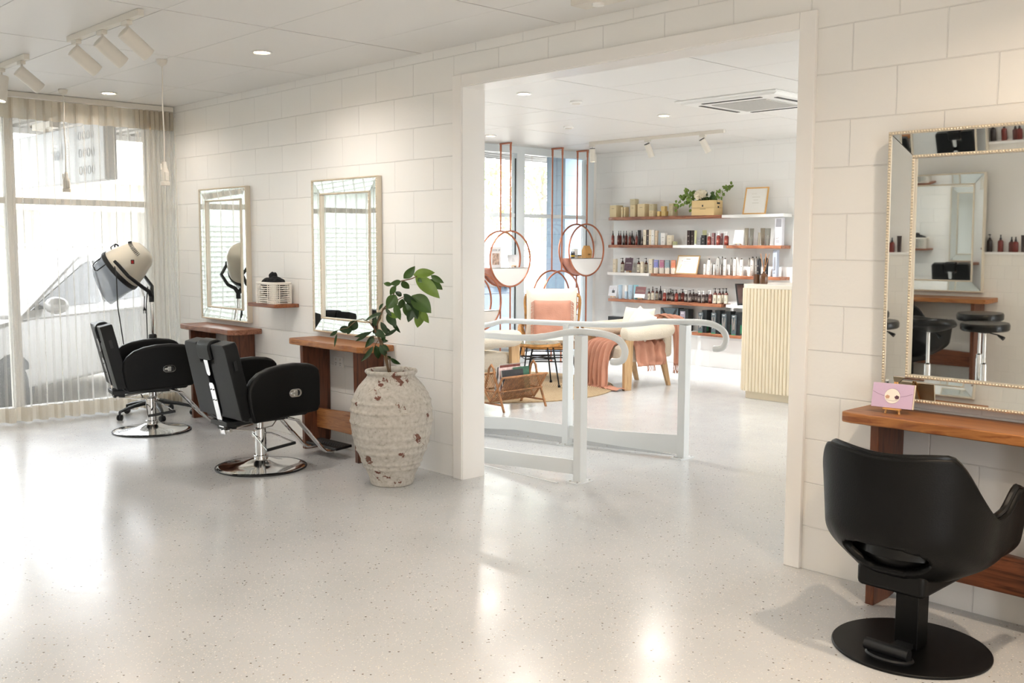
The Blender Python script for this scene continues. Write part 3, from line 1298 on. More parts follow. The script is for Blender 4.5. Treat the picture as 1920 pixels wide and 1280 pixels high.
def salon_chair():
    t = thing('salon_chair', None, 'salon chair', (0, 0, 0), 0, 'black reclining salon chairs with chrome bases')
    BL, GL = M['black'], M['grey_leather']
    # arm panels
    side = [(-.215, .345), (.265, .375), (.283, .42), (.283, .60), (.275, .645), (.25, .675), (.20, .692), (.10, .702),
            (.0, .698), (-.09, .683), (-.165, .655), (-.215, .615), (-.243, .57), (-.25, .52), (-.235, .42)]
    for s in (-1, 1):
        x0, x1 = sorted((s*.215, s*.285))
        m = MB().prism(side, x0, x1, 'x')
        o = m.build('armrest', BL, t, bev=.022, seg=4)
        m = MB()
        ring = [(.048+a*.0, 0) for a in ()]
        cx, cz, y = .085, .513, s*.287
        st = [(cx-.02+.026*math.cos(a), cz+.026*math.sin(a)) for a in [R(90+180*i/10) for i in range(11)]]+[(cx+.02+.026*math.cos(a), cz+.026*math.sin(a)) for a in [R(-90+180*i/10) for i in range(11)]]
        m.prism(st, *sorted((s*.2845, s*.2885)), 'x')
        m.build('handle_plate', M['chrome'], o, bev=.001)
        m = MB()
        st = [(cx+.016+.016*math.cos(2*PI*i/16), cz+.019*math.sin(2*PI*i/16)) for i in range(16)]
        m.prism(st, *sorted((s*.2886, s*.2892)), 'x')
        m.build('handle_recess', M['plastic'], o)
        m = MB()
        m.box(*sorted((s*.2885, s*.296)), cx-.035, cx+.006, cz-.006, cz+.006)
        m.box(*sorted((s*.2885, s*.296)), cx-.012, cx+.012, cz-.017, cz+.017)
        m.build('release_handle', M['steel'], o, bev=.003)
    # seat
    m = MB().box(-.212, .212, -.235, .245, .345, .47)
    m.build('seat', BL, t, bev=.03, seg=4)
    # backrest in a leaning frame
    rot = Matrix.Rotation(R(13), 3, 'X')
    pv = (0, -.22, .38)
    for s in (-1, 1):
        poly = [(s*.262, .385), (s*.255, .66), (s*.250, .845), (s*.235, .87), (s*.095, .87), (s*.085, .86), (s*.085, .745), (s*.035, .735), (s*.032, .385)]
        if s > 0:
            poly = poly[::-1]
        m = MB().prism(poly, -.285, -.195, 'y')
        p = Vector(pv)
        m.v = [tuple(p+rot @ (Vector(v)-p)) for v in m.v]
        o = m.build('backrest', GL, t, bev=.016, seg=4)
        if s > 0:
            m = rbox(s*.2575, s*.262, -.252, -.232, .70, .76, rot, pv)
            m.build('side_tag', M['plastic'], o, bev=.001)
    m = rbox(-.04, .04, -.26, -.20, .385, .74, rot, pv)
    m.build('backrest_core', BL, t)
    # headrest: folded block over the notch
    m = MB().prism([(-.300, .765), (-.303, .84), (-.290, .872), (-.26, .888), (-.215, .884), (-.195, .865), (-.195, .765)], -.076, .076, 'x')
    p = Vector(pv)
    m.v = [tuple(p+rot @ (Vector(v)-p)) for v in m.v]
    m.build('headrest', GL, t, bev=.014, seg=4)
    # chrome plates down the spine
    pl = [(-.024, .765), (.024, .765), (.022, .69)]+arc(0, .683, .022, 0, -180, 8)+[(-.022, .69)]
    m = MB().prism(pl, -.296, -.288, 'y')
    m.v = [tuple(p+rot @ (Vector(v)-p)) for v in m.v]
    m.build('headrest_plate', M['chrome'], t, bev=.001)
    pl = [(-.028, .27), (.028, .27), (.028, .60), (.018, .615), (-.018, .615), (-.028, .60)]
    m = MB().prism(pl, -.296, -.289, 'y')
    m.v = [tuple(p+rot @ (Vector(v)-p)) for v in m.v]
    o = m.build('spine_plate', M['chrome'], t, bev=.001)
    m = MB()
    for x, z in ((-.014, .57), (.014, .57), (-.014, .50), (.014, .50), (0, .30)):
        c = p+rot @ (Vector((x, -.297, z))-p)
        m.lathe([(.004, 0), (.004, .003), (.0001, .004)], 8, c, rot @ Matrix.Rotation(R(90), 3, 'X'))
    m.build('bolts', M['plastic'], o)
    # mechanism
    m = MB()
    m.box(-.10, .10, -.30, .16, .315, .345)
    m.box(-.05, .05, -.28, -.20, .285, .32)
    m.build('seat_frame', M['plastic'], t, bev=.004)
    m = MB()
    m.tube([(-.06, -.255, .285), (.07, -.255, .285)], .012, 10)
    m.tube([(.04, -.25, .285), (.02, -.02, .315)], .009, 10)
    m.tube([(.07, -.25, .29), (.12, -.12, .275), (.11, .02, .285), (.05, .1, .32)], .0035, 6)
    m.build('recline_strut', M['steel'], t)
    # pedestal
    m = MB()
    m.lathe([(.018, .25), (.018, .33)], 20)
    m.build('piston', M['chrome'], t)
    m = MB()
    m.lathe([(.036, .062), (.036, .258), (.030, .262), (.018, .262)], 32)
    m.lathe([(.045, .060), (.047, .064), (.047, .082), (.044, .086), (.038, .086)], 32)
    m.build('column', M['chrome'], t)
    m = MB()
    m.lathe([(.0001, .002), (.285, .002), (.290, .005), (.285, .010), (.265, .014), (.20, .020), (.12, .036), (.07, .055), (.045, .064), (.0001, .064)], 64)
    m.build('base', M['chrome'], t)
    m = MB()
    m.tube([(.291*math.cos(2*PI*k/72), .291*math.sin(2*PI*k/72), .005) for k in range(72)], .0055, 8, True)
    m.build('base_rim', M['plastic'], t)
    # pump lever: loop to the side with black grip
    m = MB()
    m.box(-.06, -.036, -.03, .03, .195, .235)
    m.build('pump_block', M['chrome'], t, bev=.004)
    m = MB()
    g0, g1 = Vector((.17, -.06, .145)), Vector((.19, .14, .17))
    m.tube([(-.045, -.028, .222), (.02, -.04, .205), g0, g1, (.05, .05, .228), (-.045, .03, .222)], .0055, 8)
    o = m.build('pump_lever', M['chrome'], t)
    m = MB()
    m.tube([g0, g1], .0105, 10)
    m.build('grip', M['plastic'], o)
    # footrest: pair of chrome tubes and a black pad
    m = MB()
    for x in (-.13, -.10, .10, .13):
        m.tube([(x, .12, .33), (x, .21, .30), (x, .40, .085), (x, .425, .065), (x, .46, .06), (x, .60, .065)], .009, 10)
    m.build('footrest_tubes', M['chrome'], t)
    m = MB()
    m.obox((0, .535, .078), (.36, .13, .018), Matrix.Rotation(R(4), 3, 'X'))
    for k in range(5):
        m.obox((0, .49+k*.024, .089), (.34, .007, .005), Matrix.Rotation(R(4), 3, 'X'))
    m.build('footrest_pad', M['plastic'], t, bev=.004)
    return t


sc0 = salon_chair()
sc0.location = (2.52, -.75, 0)
sc0.rotation_euler = (0, 0, R(2))
sc0['label'] = 'black reclining salon chair nearer the potted plant, on a chrome disc base'
dup(sc0, (.79, -.72, 0), R(-13), 'black reclining salon chair beside the curtain, in front of the hood dryer')


# ---------------------------------------------------------------- hood dryer on a castor stand
d = thing('hood_dryer', 'cream hood hair dryer on a chrome pole with black castor base by the curtain', 'hair dryer', (.17, -.42, 0), R(-46.4+90))
# local x = towards picture right, local y = away from camera


def castor(mbp, mbw, c, az):
    dx, dy = math.cos(az), math.sin(az)
    for s in (-1, 1):
        cc = Vector((c[0]-dy*s*.011, c[1]+dx*s*.011, .026))
        rot = Vector((-dy*s, dx*s, 0)).to_track_quat('Z', 'Y').to_matrix()
        mbw.lathe([(.0001, -.008), (.022, -.008), (.025, -.004), (.025, .006), (.018, .010), (.0001, .010)], 20, cc, rot)
    mbp.tube([(c[0], c[1], .03), (c[0], c[1], .075)], .010, 8)


d.rotation_euler = (0, 0, R(46.4))
for k in range(5):
    a = R(-60+72*k)
    ex = (.31*math.cos(a), .31*math.sin(a))
    m = MB()
    n = 8
    pts = [(ex[0]*t_, ex[1]*t_, .125-.052*t_**2) for t_ in (0, .3, .6, .85, 1)]
    m.tube(pts, [.030, .026, .022, .019, .015], 10, squash=.7)
    mw = MB()
    castor(m, mw, ex, a+.6)
    leg = m.build('base_leg', M['plastic'], d)
    mw.build('castor', M['plastic'], leg)
m = MB()
m.lathe([(.04, .09), (.04, .15), (.024, .16), (.024, .60)], 20)
m.build('lower_pole', M['chrome'], d)
m = MB()
m.lathe([(.026, .60), (.031, .605), (.031, .645), (.034, .65), (.034, .69), (.027, .70), (.0001, .70)], 20)
m.tube([(.03, 0, .655), (.055, 0, .655)], .011, 10)
m.build('height_collar', M['plastic'], d)
m = MB()
m.tube([(0, 0, .69), (0, 0, 1.0)], .015, 16)
m.build('upper_pole', M['chrome'], d)
# hood: axis from closed crown (upper right) to open mouth (lower left)
hc = Vector((-.245, -.02, 1.235))
ax = Vector((-.77, -.10, -.63)).normalized()
side = Vector((0, 1, 0))
yy = ax.cross(side).normalized()
side = yy.cross(ax).normalized()
RM = Matrix((yy, side, ax)).transposed()
m = MB()
m.lathe([(.0001, -.275), (.05, -.272), (.085, -.262), (.112, -.242), (.130, -.21), (.142, -.17), (.158, -.12), (.172, -.075), (.182, -.03), (.185, 0), (.176, .004), (.0001, -.05)], 44, hc, RM)
shell = m.build('hood_shell', M['cream'], d, ang=50)
m = MB()
for k in range(15):
    a = R(196+k*6)
    for j in (0,):
        p0 = hc+RM @ Vector((.118*math.cos(a), .118*math.sin(a), -.236))
        p1 = hc+RM @ Vector((.140*math.cos(a), .140*math.sin(a), -.19))
        p0, p1 = p0+(p0-hc).normalized()*.005, p1+(p1-hc).normalized()*.005
        m.bar(p0.lerp(p1, .15), p0.lerp(p1, .75), .004, .004, ax)
m.build('vent_slots', M['plastic'], shell, smooth=False)
m = MB()
a = R(303)
pc = hc+RM @ Vector((.150*math.cos(a-.3), .150*math.sin(a-.3), -.15))
nn = (pc-hc-ax*(pc-hc).dot(ax)).normalized()
q3 = nn.to_track_quat('Z', 'Y').to_matrix()
m.obox(pc, (.026, .034, .016), q3)
sw = m.build('switch_frame', M['plastic'], shell, bev=.002)
m = MB()
m.obox(pc+nn*.008, (.017, .024, .010), q3)
m.build('rocker_switch', M['red_switch'], shell, bev=.002)
m = MB()
pt = hc+RM @ Vector((.150, 0, -.13))
for k in range(2):
    m.obox(hc+RM @ Vector((-.16, .02+.03*k, -.115)), (.018, .028, .012), RM)
m.build('crown_clips', M['plastic'], shell, bev=.002)
m = MB()
m.lathe([(.180, -.012), (.192, -.012), (.195, .0), (.195, .020), (.188, .026), (.178, .022)], 44, hc, RM)
m.build('rim_band', M['plastic'], d)
m = MB()


def vis(u, v):
    a = 2*PI*u
    L = .165+.055*math.cos(a-R(0))
    r = .186-.018*v
    return hc+RM @ Vector((r*math.cos(a), r*math.sin(a), .018+L*v))


m.grid(vis, 40, 6, True)
m.build('visor', M['visor'], d, solid=.003)
m = MB()
ar = [hc+RM @ Vector((.187*math.cos(a), .187*math.sin(a), z)) for a, z in ((R(215), .03), (R(216), .10), (R(222), .12), (R(240), .125), (R(246), .11), (R(247), .02))]
m.tube(ar, .0045, 6)
m.build('visor_flap_edge', M['plastic'], d)
# yoke from the pole up to the hood sides
m = MB()
pv = hc-ax*.055
for sgn in (-1, 1):
    side_pt = pv+side*sgn*.193
    m.tube([(0, 0, .97), (.0, 0, 1.02), (-.008, sgn*.03, 1.06), (-.03, sgn*.105, 1.095), side_pt.lerp(Vector((-.03, sgn*.15, 1.10)), .5)+Vector((0, sgn*.03, .0)), side_pt, side_pt+(side_pt-Vector((-.03, sgn*.13, 1.09)))*.18],
           [.021, .021, .018, .0155, .0145, .0145, .012], 12)
m.build('yoke', M['plastic'], d)
m = MB()
m.tube([hc+RM @ Vector((-.165, -.055, -.10)), hc+RM @ Vector((-.185, -.03, -.11)), hc+RM @ Vector((-.185, .04, -.11)), hc+RM @ Vector((-.165, .06, -.10))], .007, 8)
m.build('top_handle', M['plastic'], d)
m = MB()
t0 = hc+RM @ Vector((-.19, -.02, -.10))
m.tube([t0, t0+Vector((-.02, -.02, -.02)), (-.185, -.26, 1.2), (-.18, -.27, .95), (-.16, -.24, .70), (-.15, -.2, .45), (-.05, -.12, .17)], .0045, 8)
m.tube([(-.02, -.02, 1.10), (-.035, -.03, .95), (-.03, -.04, .70), (-.035, -.05, .45), (-.02, -.04, .17)], .0045, 8)
m.build('power_cord', M['plastic'], d)
m = MB()
m.tube([(-.045, -.035, 1.02), (-.05, -.035, .93), (-.048, -.035, .9)], [.004, .004, .014], 8)
for k in (-1, 1):
    m.box(-.049+k*.007-.0015, -.049+k*.007+.0015, -.038, -.032, .875, .9)
m.build('plug', M['plastic'], d)


# ---------------------------------------------------------------- tub styling chair (faces +y)
def tub_chair():
    t = thing('styling_chair', None, 'styling chair', (0, 0, 0), 0, 'black tub styling chairs on flat oval bases')
    NU, NV = 145, 45

    def top(th):  # rim height by angle from the back
        a = abs(th)
        k = [(0, .752), (30, .765), (44, .766), (88, .550), (100, .558), (124, .628), (138, .605)]
        for i in range(len(k)-1):
            if a <= k[i+1][0]:
                f = (a-k[i][0])/(k[i+1][0]-k[i][0])
                f = f*.5+.5*f*f*(3-2*f)
                return k[i][1]+(k[i+1][1]-k[i][1])*f
        return k[-1][1]

    def fn(u, v):
        th = -138+276*u
        a = R(th)
        zt = top(th)
        zb = .335
        z = zb+(zt-zb)*v
        # plan: squarish, wide; wider at the arms
        e = .78
        sx = math.copysign(abs(math.sin(a))**e, math.sin(a))
        cy = math.copysign(abs(math.cos(a))**e, math.cos(a))
        ev = (th/36)**2+((v-.16)/.115)**2
        if .72 < ev < 1.0:
            k_ = 1/math.sqrt(ev)
            th2 = th*k_
            v2 = .16+(v-.16)*k_
            return plan(th2, v2)
        return plan(th, v)

    def plan(th, v):
        a = R(th)
        zt = top(th)
        z = .335+(zt-.335)*v
        e = .78
        sx = math.copysign(abs(math.sin(a))**e, math.sin(a))
        cy = math.copysign(abs(math.cos(a))**e, math.cos(a))
        if abs(th) > 90:
            sx = math.copysign(1-.01*v*((abs(th)-90)/48), th)
            cy = -.92*(abs(th)-90)/48
        bowl = min(1, (v/.38))
        rr_ = .62+.38*math.sin(bowl*PI/2)
        fl = 1+.10*v*(abs(th)/138)+.03*v
        return Vector(((.252+.006*v)*sx*rr_*fl, -(.245 if cy > 0 else .23)*cy*rr_*(1+.05*v)-.02, z))

    def skip(i, j):
        u, v = (i+.5)/(NU-1), (j+.5)/(NV-1)
        th = -138+276*u
        return (th/36)**2+((v-.16)/.115)**2 < .93
    m = MB()
    m.grid(fn, NU, NV, False, skip)
    m.build('shell', M['black'], t, solid=.028, off=1)
    m = MB()
    m.lathe([(.0001, .335), (.15, .335), (.20, .35), (.222, .385), (.22, .42), (.19, .445), (.10, .452), (.0001, .45)], 40, (0, .03, 0), sx=1.0, sy=1.12)
    m.build('seat_cushion', M['black_gloss'], t)
    m = MB()
    m.tube([fn(u, 1)+Vector((0, 0, .0)) for u in [i/60 for i in range(61)]], .012, 8)
    m.build('rim_piping', M['black_gloss'], t)
    m = MB().box(-.125, .125, -.19, .17, .255, .34)
    m.build('seat_box', M['matt_black'], t, bev=.02, seg=3)
    m = MB().box(-.043, .043, -.043, .043, .012, .26)
    m.build('column', M['matt_black'], t, bev=.004)
    m = MB()
    m.lathe([(.0001, 0), (.272, 0), (.275, .003), (.275, .008), (.272, .011), (.0001, .011)], 72)
    m.build('base', M['matt_black'], t)
    m = MB()
    m.lathe([(.0001, .011), (.085, .011), (.088, .018), (.080, .024), (.0001, .024)], 32, (0, -.165, 0), sx=1.0, sy=.62)
    m.tube([(-.085, -.175, .045), (.075, -.175, .043)], .021, 16)
    m.box(-.03, .03, -.17, -.04, .018, .035)
    m.build('pump_pedal', M['plastic'], t)
    return t


tc0 = tub_chair()
tc0.location = (6.79, -.53, 0)
tc0['label'] = 'black tub styling chair on a flat black base at the right edge'
dup(tc0, (4.30, -4.80, 0), R(188), 'black tub styling chair on the opposite side, seen only in the right mirror')


# ---------------------------------------------------------------- stools seen in the right mirror
def stool(label, loc, h, saddle=False, rz=0):
    t = thing('salon_stool', label, 'stool', loc, rz, 'black gas-lift salon stools')
    m = MB()
    if saddle:
        def fs(u, v):
            a, r = 2*PI*u, v
            x, y = math.cos(a)*r, math.sin(a)*r
            return (x*.20, y*.19, h-.015+.05*x*x*1.4-.045*(1-y*y)*.4+(.05*y if y > 0 else -.01*y)-.0*r)
        m.grid(lambda u, v: fs(u, .02+.98*v), 36, 10, True)
        m.build('seat', M['black_gloss'], t, solid=.06, sub=1, off=1)
    else:
        m.lathe([(.0001, h-.065), (.175, h-.065), (.185, h-.055), (.187, h-.02), (.178, h-.004), (.10, h), (.0001, h)], 44)
        m.build('seat', M['black_gloss'], t)
    m = MB()
    m.lathe([(.045, h-.085), (.045, h-.065)], 20)
    m.tube([(.04, 0, h-.085), (.12, .02, h-.095)], .005, 6)
    m.tube([(.11, .02, h-.095), (.16, .03, h-.12)], [.008, .018], 8)
    m.build('height_lever', M['plastic'], t)
    m = MB()
    m.lathe([(.014, h*.5), (.014, h-.085)], 16)
    m.lathe([(.027, .09), (.026, h*.5), (.014, h*.5+.01)], 20)
    m.build('gas_lift', M['chrome'], t)
    for k in range(5):
        a = 2*PI*k/5+.3
        m = MB()
        m.tube([(0, 0, .10), (.24*math.cos(a), .24*math.sin(a), .075)], [.022, .014], 8)
        leg = m.build('base_leg', M['chrome'], t)
        m = MB()
        castor(m, m, (.24*math.cos(a), .24*math.sin(a)), a)
        m.build('castor', M['plastic'], leg)
    return t


stool('round black stool in front, seen only in the right mirror', (5.12, -4.42, 0), .68)
stool('round black stool behind the other, seen only in the right mirror', (4.93, -4.80, 0), .72)
stool('black saddle stool, seen only in the right mirror', (4.80, -4.10, 0), .70, True, R(20))


# ---------------------------------------------------------------- pot and plant
def pot_material():
    t = NT('chipped_whitewash')
    co = t.coords()
    n1 = t.n('TexNoise')
    n1.inputs['Scale'].default_value = 8.5
    n1.inputs['Detail'].default_value = 7
    n1.inputs['Roughness'].default_value = .62
    t.l(co, n1.inputs['Vector'])
    n2 = t.n('TexNoise')
    n2.inputs['Scale'].default_value = 45
    n2.inputs['Detail'].default_value = 6
    t.l(co, n2.inputs['Vector'])
    base = t.ramp(n2.outputs[0], [(.25, '8f887d'), (.38, 'b1aba1'), (.7, 'c5c0b8')])
    fac = t.n('Math', operation='GREATER_THAN')
    fac.inputs[1].default_value = .615
    t.l(n1.outputs[0], fac.inputs[0])
    mx = t.n('MixRGB')
    t.l(fac.outputs[0], mx.inputs[0])
    t.l(base, mx.inputs[1])
    mx.inputs[2].default_value = (*srgb('6e473b'), 1)
    # fine crackle of dirt
    v = t.n('TexVoronoi', feature='DISTANCE_TO_EDGE')
    v.inputs['Scale'].default_value = 16
    t.l(co, v.inputs['Vector'])
    lt = t.n('Math', operation='LESS_THAN')
    lt.inputs[1].default_value = .012
    t.l(v.outputs['Distance'], lt.inputs[0])
    g = t.n('Math', operation='GREATER_THAN')
    g.inputs[1].default_value = .56
    t.l(n1.outputs[0], g.inputs[0])
    mu = t.n('Math', operation='MULTIPLY')
    t.l(lt.outputs[0], mu.inputs[0])
    t.l(g.outputs[0], mu.inputs[1])
    mx2 = t.n('MixRGB')
    t.l(mu.outputs[0], mx2.inputs[0])
    t.l(mx.outputs[0], mx2.inputs[1])
    mx2.inputs[2].default_value = (*srgb('7d6f60'), 1)
    t.l(mx2.outputs[0], t.b.inputs['Base Color'])
    t.b.inputs['Roughness'].default_value = .85
    sb = t.n('Math', operation='MULTIPLY_ADD')
    sb.inputs[1].default_value = -.5
    t.l(fac.outputs[0], sb.inputs[0])
    t.l(n2.outputs[0], sb.inputs[2])
    bp = t.n('Bump')
    bp.inputs['Strength'].default_value = .3
    bp.inputs['Distance'].default_value = .004
    t.l(sb.outputs[0], bp.inputs['Height'])
    t.l(bp.outputs[0], t.b.inputs['Normal'])
    return t.m


PX, PY = 3.457, -.385
pt = thing('plant_pot', 'large chipped whitewashed terracotta urn with ridges beside the opening', 'pot', (PX, PY, 0))
prof = [(.0001, 0), (.125, 0), (.131, .006), (.140, .05), (.163, .10), (.185, .15), (.212, .215), (.232, .28), (.245, .35), (.250, .41), (.248, .46), (.240, .51),
        (.225, .555), (.200, .60), (.172, .632), (.155, .65), (.146, .662), (.145, .672), (.150, .678), (.158, .685), (.160, .694), (.156, .702), (.148, .704), (.136, .700), (.130, .68), (.130, .64), (.0001, .63)]
ridges = (.518, .463, .392, .309, .259, .213, .145, .113)
out = []
for i in range(len(prof)-1):
    (r0, z0), (r1, z1) = prof[i], prof[i+1]
    out.append((r0, z0))
    if 1 <= i and z1 > z0 and z1 < .6 and z1-z0 > .02:
        for k in range(1, 8):
            out.append((r0+(r1-r0)*k/8, z0+(z1-z0)*k/8))
out.append(prof[-1])
pr2 = []
for k, (r, z) in enumerate(out):
    if .02 < z < .56 and k < len(out)-6:
        r += sum(.0065*math.exp(-((z-q)/.007)**2) for q in ridges)
    pr2.append((r, z))
m = MB()
m.lathe(pr2, 72)
m.v = [tuple(Vector(v)*(1+.004*noise.noise(Vector(v)*3)) if .01 < v[2] < .69 else v) for v in m.v]
m.build('urn', pot_material(), pt, ang=60)
m = MB()
m.lathe([(.131, .655), (.0001, .66)], 32)
m.build('soil', M['soil'], pt)

LEAVES = [(0.079, 1.254, 0.137, 1.317, 0.042), (0.149, 1.269, 0.272, 1.157, 0.066), (0.137, 1.275, 0.245, 1.287, 0.048), (0.245, 1.275, 0.309, 1.236, 0.03), (0.239, 1.251, 0.299, 1.196, 0.036), (0.167, 1.254, 0.191, 1.236, 0.021), (0.064, 1.239, 0.01, 1.226, 0.03), (0.01, 1.217, -0.035, 1.222, 0.021), (0.031, 1.211, 0.001, 1.163, 0.027), (0.067, 1.242, 0.101, 1.199, 0.036), (0.034, 1.157, -0.011, 1.085, 0.057), (0.064, 1.148, 0.031, 1.169, 0.024), (0.067, 1.13, 0.049, 1.076, 0.036), (0.07, 1.133, 0.155, 1.109, 0.03), (0.034, 1.106, 0.058, 1.021, 0.036), (0.082, 1.163, 0.155, 1.118, 0.039), (0.131, 1.154, 0.23, 1.067, 0.081), (0.125, 1.106, 0.155, 1.024, 0.048), (0.088, 1.106, 0.107, 1.034, 0.042), (0.131, 1.07, 0.113, 1.006, 0.036), (0.176, 1.064, 0.158, 0.97, 0.048), (0.194, 1.064, 0.227, 1.0, 0.036), (-0.017, 1.052, 0.031, 1.021, 0.024), (-0.026, 1.04, 0.022, 0.973, 0.042), (-0.026, 1.076, 0.004, 1.034, 0.018), (-0.047, 1.049, -0.138, 1.006, 0.021), (-0.062, 0.991, -0.029, 0.919, 0.027), (-0.213, 0.997, -0.255, 0.943, 0.048), (-0.255, 0.958, -0.309, 0.937, 0.039), (-0.258, 0.958, -0.267, 0.919, 0.03), (-0.315, 0.943, -0.358, 0.913, 0.018), (-0.322, 0.922, -0.34, 0.85, 0.011), (-0.111, 0.934, -0.204, 0.907, 0.021), (-0.141, 0.913, -0.207, 0.877, 0.015), (-0.111, 0.907, -0.153, 0.844, 0.03), (-0.098, 0.937, -0.038, 0.907, 0.036), (-0.056, 0.913, -0.035, 0.883, 0.021), (-0.08, 0.877, -0.032, 0.871, 0.021), (-0.104, 0.847, -0.162, 0.771, 0.024), (-0.098, 0.847, -0.086, 0.774, 0.036), (-0.068, 0.853, -0.035, 0.792, 0.033), (-0.044, 0.859, -0.011, 0.826, 0.024), (-0.026, 0.782, -0.011, 0.765, 0.023), (-0.002, 0.774, 0.049, 0.741, 0.023), (-0.086, 1.015, -0.098, 0.967, 0.024), (-0.062, 1.034, -0.08, 0.991, 0.018), (-0.038, 1.106, -0.062, 1.07, 0.015), (-0.104, 0.889, -0.129, 0.859, 0.021), (-0.086, 0.955, -0.104, 0.925, 0.024)]
STEMS = [[(-0.008, 0.66), (-0.05, 0.816), (-0.08, 0.907), (-0.08, 0.979), (-0.044, 1.07), (0.01, 1.13), (0.031, 1.208), (0.064, 1.239), (0.131, 1.254), (0.161, 1.269)], [(-0.011, 0.66), (-0.032, 0.798), (-0.056, 0.877), (-0.092, 0.931), (-0.098, 0.967)], [(-0.002, 0.66), (-0.008, 0.762), (-0.017, 0.777)], [(-0.007, 0.66), (-0.006, 0.75), (0.001, 0.774)], [(-0.086, 0.931), (-0.129, 0.991), (-0.171, 1.009), (-0.213, 0.997), (-0.261, 0.955), (-0.322, 0.94)], [(-0.044, 1.064), (0.04, 1.124), (0.088, 1.148), (0.137, 1.136), (0.179, 1.064)], [(-0.098, 0.937), (-0.111, 0.934), (-0.201, 0.907)], [(-0.086, 0.907), (-0.117, 0.901)], [(-0.08, 0.877), (-0.098, 0.847)], [(-0.056, 1.052), (-0.104, 1.028)]]
pl = thing('potted_plant', 'leggy green leafy plant growing out of the whitewashed urn', 'plant', (PX, PY, .64), R(46.4))
q = random.Random(11)
m = MB()
for i, s in enumerate(STEMS):
    pts = [(u, .015*math.sin(k*1.3+i), z-.64) for k, (u, z) in enumerate(s)]
    r0 = .0062 if i < 2 else .0032
    m.tube(pts, [r0*(1-.6*k/len(pts)) for k in range(len(pts))], 7)
m.build('stem', M['stem'], pl)


def leaf(base, tip, wd, roll, curl, cup=.25):
    b, t_ = Vector(base), Vector(tip)
    d_ = (t_-b)*1.2
    L = d_.length
    d_.normalize()
    n_ = Vector((0, -1, 0))
    n_ = (n_-d_*n_.dot(d_)).normalized()
    n_ = Matrix.Rotation(roll, 3, d_) @ n_
    s_ = d_.cross(n_)
    m = MB()

    def f(u, v):
        wv = math.sin(PI*min(1, v**.8))**.85*wd/2*(1 if v < .97 else .3)
        x = (u-.5)*2
        return b+d_*L*v+s_*x*wv+n_*(abs(x)*wv*cup-curl*L*(v-.0)*(v-1)*1.2)
    m.grid(f, 5, 9)
    return m


for i, (u0, z0, u1, z1, wd) in enumerate(LEAVES):
    dp = q.uniform(-.05, .05) if i > 9 else q.uniform(-.02, .02)
    dd = q.uniform(-.03, .03)
    mm = leaf((u0, dp, z0-.64), (u1, dp+dd, z1-.64), wd*1.32, R(q.uniform(-28, 28)), q.uniform(.1, .3))
    mt = 'leaf_l' if i in (1, 2, 20, 22, 21) else ('leaf_d' if i > 22 or i in (11, 15, 17, 19) else 'leaf')
    mm.build('leaf', M[mt], pl, sub=1)
for u0, z0, u1, z1, wd in ((.0, 1.0, .04, .93, .03), (-.06, .96, -.02, .93, .03), (-.05, .9, .02, .94, .025), (.1, 1.15, .14, 1.03, .05), (.15, 1.14, .2, 1.02, .05)):
    leaf((u0, .06, z0-.64), (u1, .09, z1-.64), wd, .4, .2).build('leaf', M['leaf_d'], pl, sub=1)


# ---------------------------------------------------------------- easel and card on the right bench
def easel(label, loc, s=1.0, rz=0, group=None):
    e_ = thing('mini_easel', label, 'easel', loc, rz, group)
    m = MB()
    lean = -.28
    for sx in (-1, 1):
        m.bar((sx*.028*s, -.012*s, 0), (sx*.004*s, .028*s, .125*s), .007*s, .005*s)
    m.bar((-.036*s, -.012*s, .022*s), (.036*s, -.012*s, .022*s), .006*s, .008*s)
    m.bar((-.034*s, -.020*s, .020*s), (.034*s, -.020*s, .020*s), .012*s, .004*s)
    m.build('easel_frame', M['wood_pine'], e_, bev=.0008)
    m = MB()
    m.bar((0, .055*s, 0), (0, .028*s, .118*s), .008*s, .005*s)
    m.build('easel_back_leg', M['wood_pine'], e_)
    return e_


ez = easel('tiny pine easel holding a lilac card on the right bench shelf', (6.515, -.165, .79), 1.0, R(8))
cd = thing('greeting_card', 'lilac envelope-shaped card with a white circle on the tiny easel', 'card', (6.515, -.182, .815), R(8))
cd.rotation_euler = (R(-14), 0, R(8))
m = MB().box(-.08, .08, -.002, .004, 0, .098)
m.build('card_sheet', mat('lilac_card', 'cdb4cf', .6), cd, smooth=False)
m = MB().box(-.078, .084, .005, .011, .001, .099)
m.build('cream_insert', mat('cream_paper', 'e8dfc6', .7), cd, smooth=False)
m = MB()
m.lathe([(.0001, 0), (.030, 0), (.030, .0012), (.0001, .0012)], 32, (0, -.0032, .047), Matrix.Rotation(R(90), 3, 'X'))
m.build('white_circle', mat('white_paper', 'f0eadf', .7), cd, smooth=False)
m = MB()
for sx in (-1, 1):
    m.tube([(sx*.078, -.0026, .062), (sx*.055, -.0026, .052), (sx*.031, -.0026, .046)], .0005, 4)
m.tube([(-.022+.044*i/10, -.0048, .032+.004*math.sin(i*PI/10)*-1) for i in range(11)], .0004, 4)
m.tube([(.0305*math.cos(a), -.0030, .047+.0305*math.sin(a)) for a in [R(20+140*i/12) for i in range(13)]], .0007, 4)
m.build('fold_line', mat('mauve_line', '7a5d78', .7), cd)
m = MB()
for cx, cz in ((.019, .043), (-.018, .043)):
    m = MB()
    for k in range(5):
        a = 2*PI*k/5+.5
        m.lathe([(.0001, 0), (.0045, 0), (.0045, .0006), (.0001, .0006)], 8, (cx+.005*math.cos(a), -.0046, cz+.004*math.sin(a)), Matrix.Rotation(R(90), 3, 'X'))
    m.build('printed_motif', mat('motif_dark' if cx > 0 else 'motif_peach', '6b4a58' if cx > 0 else 'e0b79c', .7), cd, smooth=False)
